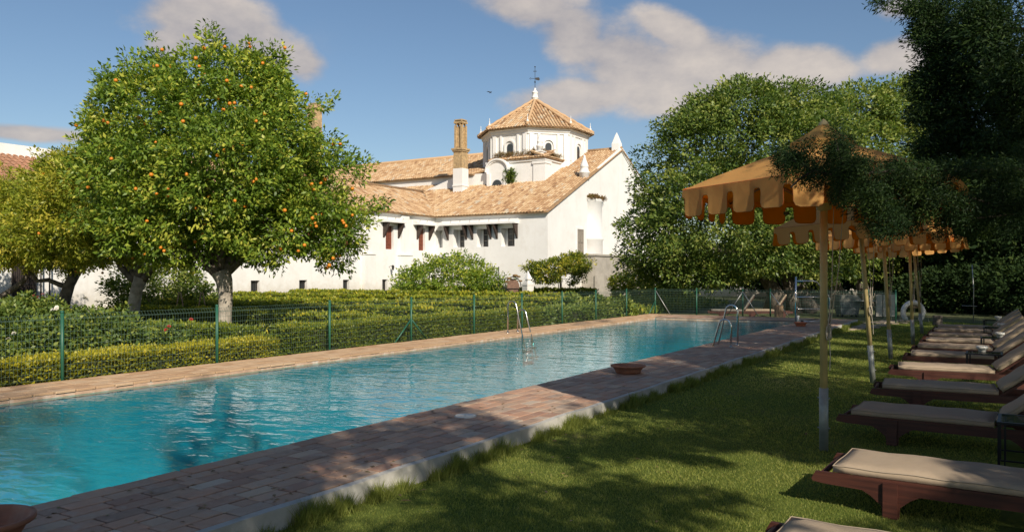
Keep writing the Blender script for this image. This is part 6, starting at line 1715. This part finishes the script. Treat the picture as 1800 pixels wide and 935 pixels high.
# ================================================================= by the church
# wellhead pillar and iron arch with flower heads
c = D(928, 520, 46.5); t = empty('stone_pillar', (c.x, c.y, -.2), YAW + R(38), label='white square pillar with a pointed cap beside the vine tree', cat='pillar')
mb = MB(); s = .24; mb.box(-s, s, -s, s, 0, 1.15); mb.build('shaft', 'limewash', t)
mb = MB()
for k, e in enumerate((.05, .0, -.05, -.10)): mb.box(-s - e + .03, s + e - .03, -s - e + .03, s + e - .03, 1.151 + k * .09, 1.235 + k * .09)
z_ = 1.151 + 4 * .09; e = s - .06
mb.add([(-e, -e, z_), (e, -e, z_), (e, e, z_), (-e, e, z_), (0, 0, z_ + .52)], [(0, 1, 4), (1, 2, 4), (2, 3, 4), (3, 0, 4)]); mb.build('cap', 'limewash', t)
c = D(905, 518, 47); t = empty('iron_arch', (c.x, c.y, -.2), YAW, label='rusty iron arch and pulley frame between the oval shrub and white pillar', cat='arch')
mb = MB()
mb.tube([(-.55, 0, 0), (-.55, 0, 1.15)] + [(-.10 - .45 * math.cos(R(a)), 0, 1.15 + .5 * math.sin(R(a))) for a in range(10, 171, 20)] + [(.36, 0, 1.15), (.36, 0, 0)], .03, 6)
mb.tube([(-.95, 0, 0), (-.95, 0, 2.25)], .028, 6); mb.tube([(-.95, 0, 1.55), (.2, 0, 1.5)], .02, 5); mb.tube([(-.9, 0, .95), (.5, 0, .95)], .02, 5); mb.tube([(-.5, 0, .95), (.3, 0, .35)], .018, 5)
mb.build('frame', 'iron', t)
for (x, z, r_) in ((-.35, 1.55, .14), (.02, 1.72, .17), (.22, 1.66, .13), (.33, 1.4, .12), (-.5, 1.35, .13)):
    mb = MB(); mb.lathe([(0, -r_ * .5), (r_ * .8, -r_ * .3), (r_, 0), (r_ * .7, r_ * .4), (0, r_ * .5)], n=8); mb.build('flower_head', 'dry_weed', t, loc=(x, 0, z))
mb = MB(); mb.prism(arch_pts(-.1, .36, .1, 1.1, .42), 'y', .05, .12); q = mb.build('panel', 'rusty_panel', t); fix_normals(q)
c = D(974, 518, 49.5)
mb = MB(); mb.lathe([(0, 0), (.20, 0), (.24, .06), (.30, .25), (.30, .42), (.22, .58), (.18, .62), (.24, .68), (.22, .70), (.16, .64), (0, .6)], n=18)
mb.build('urn', 'limewash', loc=(c.x, c.y, -.2), label='white rounded urn at the foot of the vine tree', cat='urn')
for (px, lab) in ((316, 'leftmost yellow wooden trestle'), (355, 'middle yellow wooden trestle'), (405, 'rightmost yellow wooden trestle, by the pale trunk')):
    c = D(px, 525, 29); t = empty('trestle', (c.x, c.y, -.2), YAW, label=lab + ' standing in the herbs behind the orange trees', cat='trestle', group='yellow wooden trestles in the garden')
    for s in (-1, 1):
        mb = MB(); mb.tube([(s * .22, 0, 0), (s * .03, 0, 1.15)], .022, 6); mb.build('leg', 'raw_wood', t)
    mb = MB(); mb.tube([(-.14, -.022, .55), (.14, -.022, .55)], .018, 5); mb.build('crossbar', 'raw_wood', t)
# wall lamp on the wing, and a bird in the sky
yl = yw(683.5)
mb = MB(); mb.tube([(X0 + .01, 0, 0), (X0 + .4, 0, .12)], .015, 5); mb.lathe([(0, -.25), (.07, -.24), (.11, .02), (.12, .04), (0, .16)], (X0 + .4, 0, .0), 6)
mb.v = [(x - X0, y, z) for x, y, z in mb.v]
mb.build('wall_lantern', 'iron', loc=(X0, yl, 2.15), label='small iron lantern on the wing wall, left of the oval shrub', cat='lamp')
c = D(862, 163, 60); mb = MB()
mb.tube([(-.22, 0, .0), (-.05, 0, 0), (.15, 0, .02), (.26, 0, .05)], [.01, .06, .05, .01], 6)
mb.add([(-.05, 0, .03), (.12, 0, .03), (-.08, .32, .16), (-.22, .62, .08)], [(0, 1, 2), (0, 2, 3)]); mb.add([(-.05, 0, .035), (.12, 0, .035), (-.08, -.32, .16), (-.22, -.62, .08)], [(0, 1, 2), (0, 2, 3)])
mb.build('bird', 'bird_black', loc=c, rot=(0.4, -.5, YAW + .5), label='small dark swift flying left of the dome', cat='bird').scale = (.55, .55, .55)
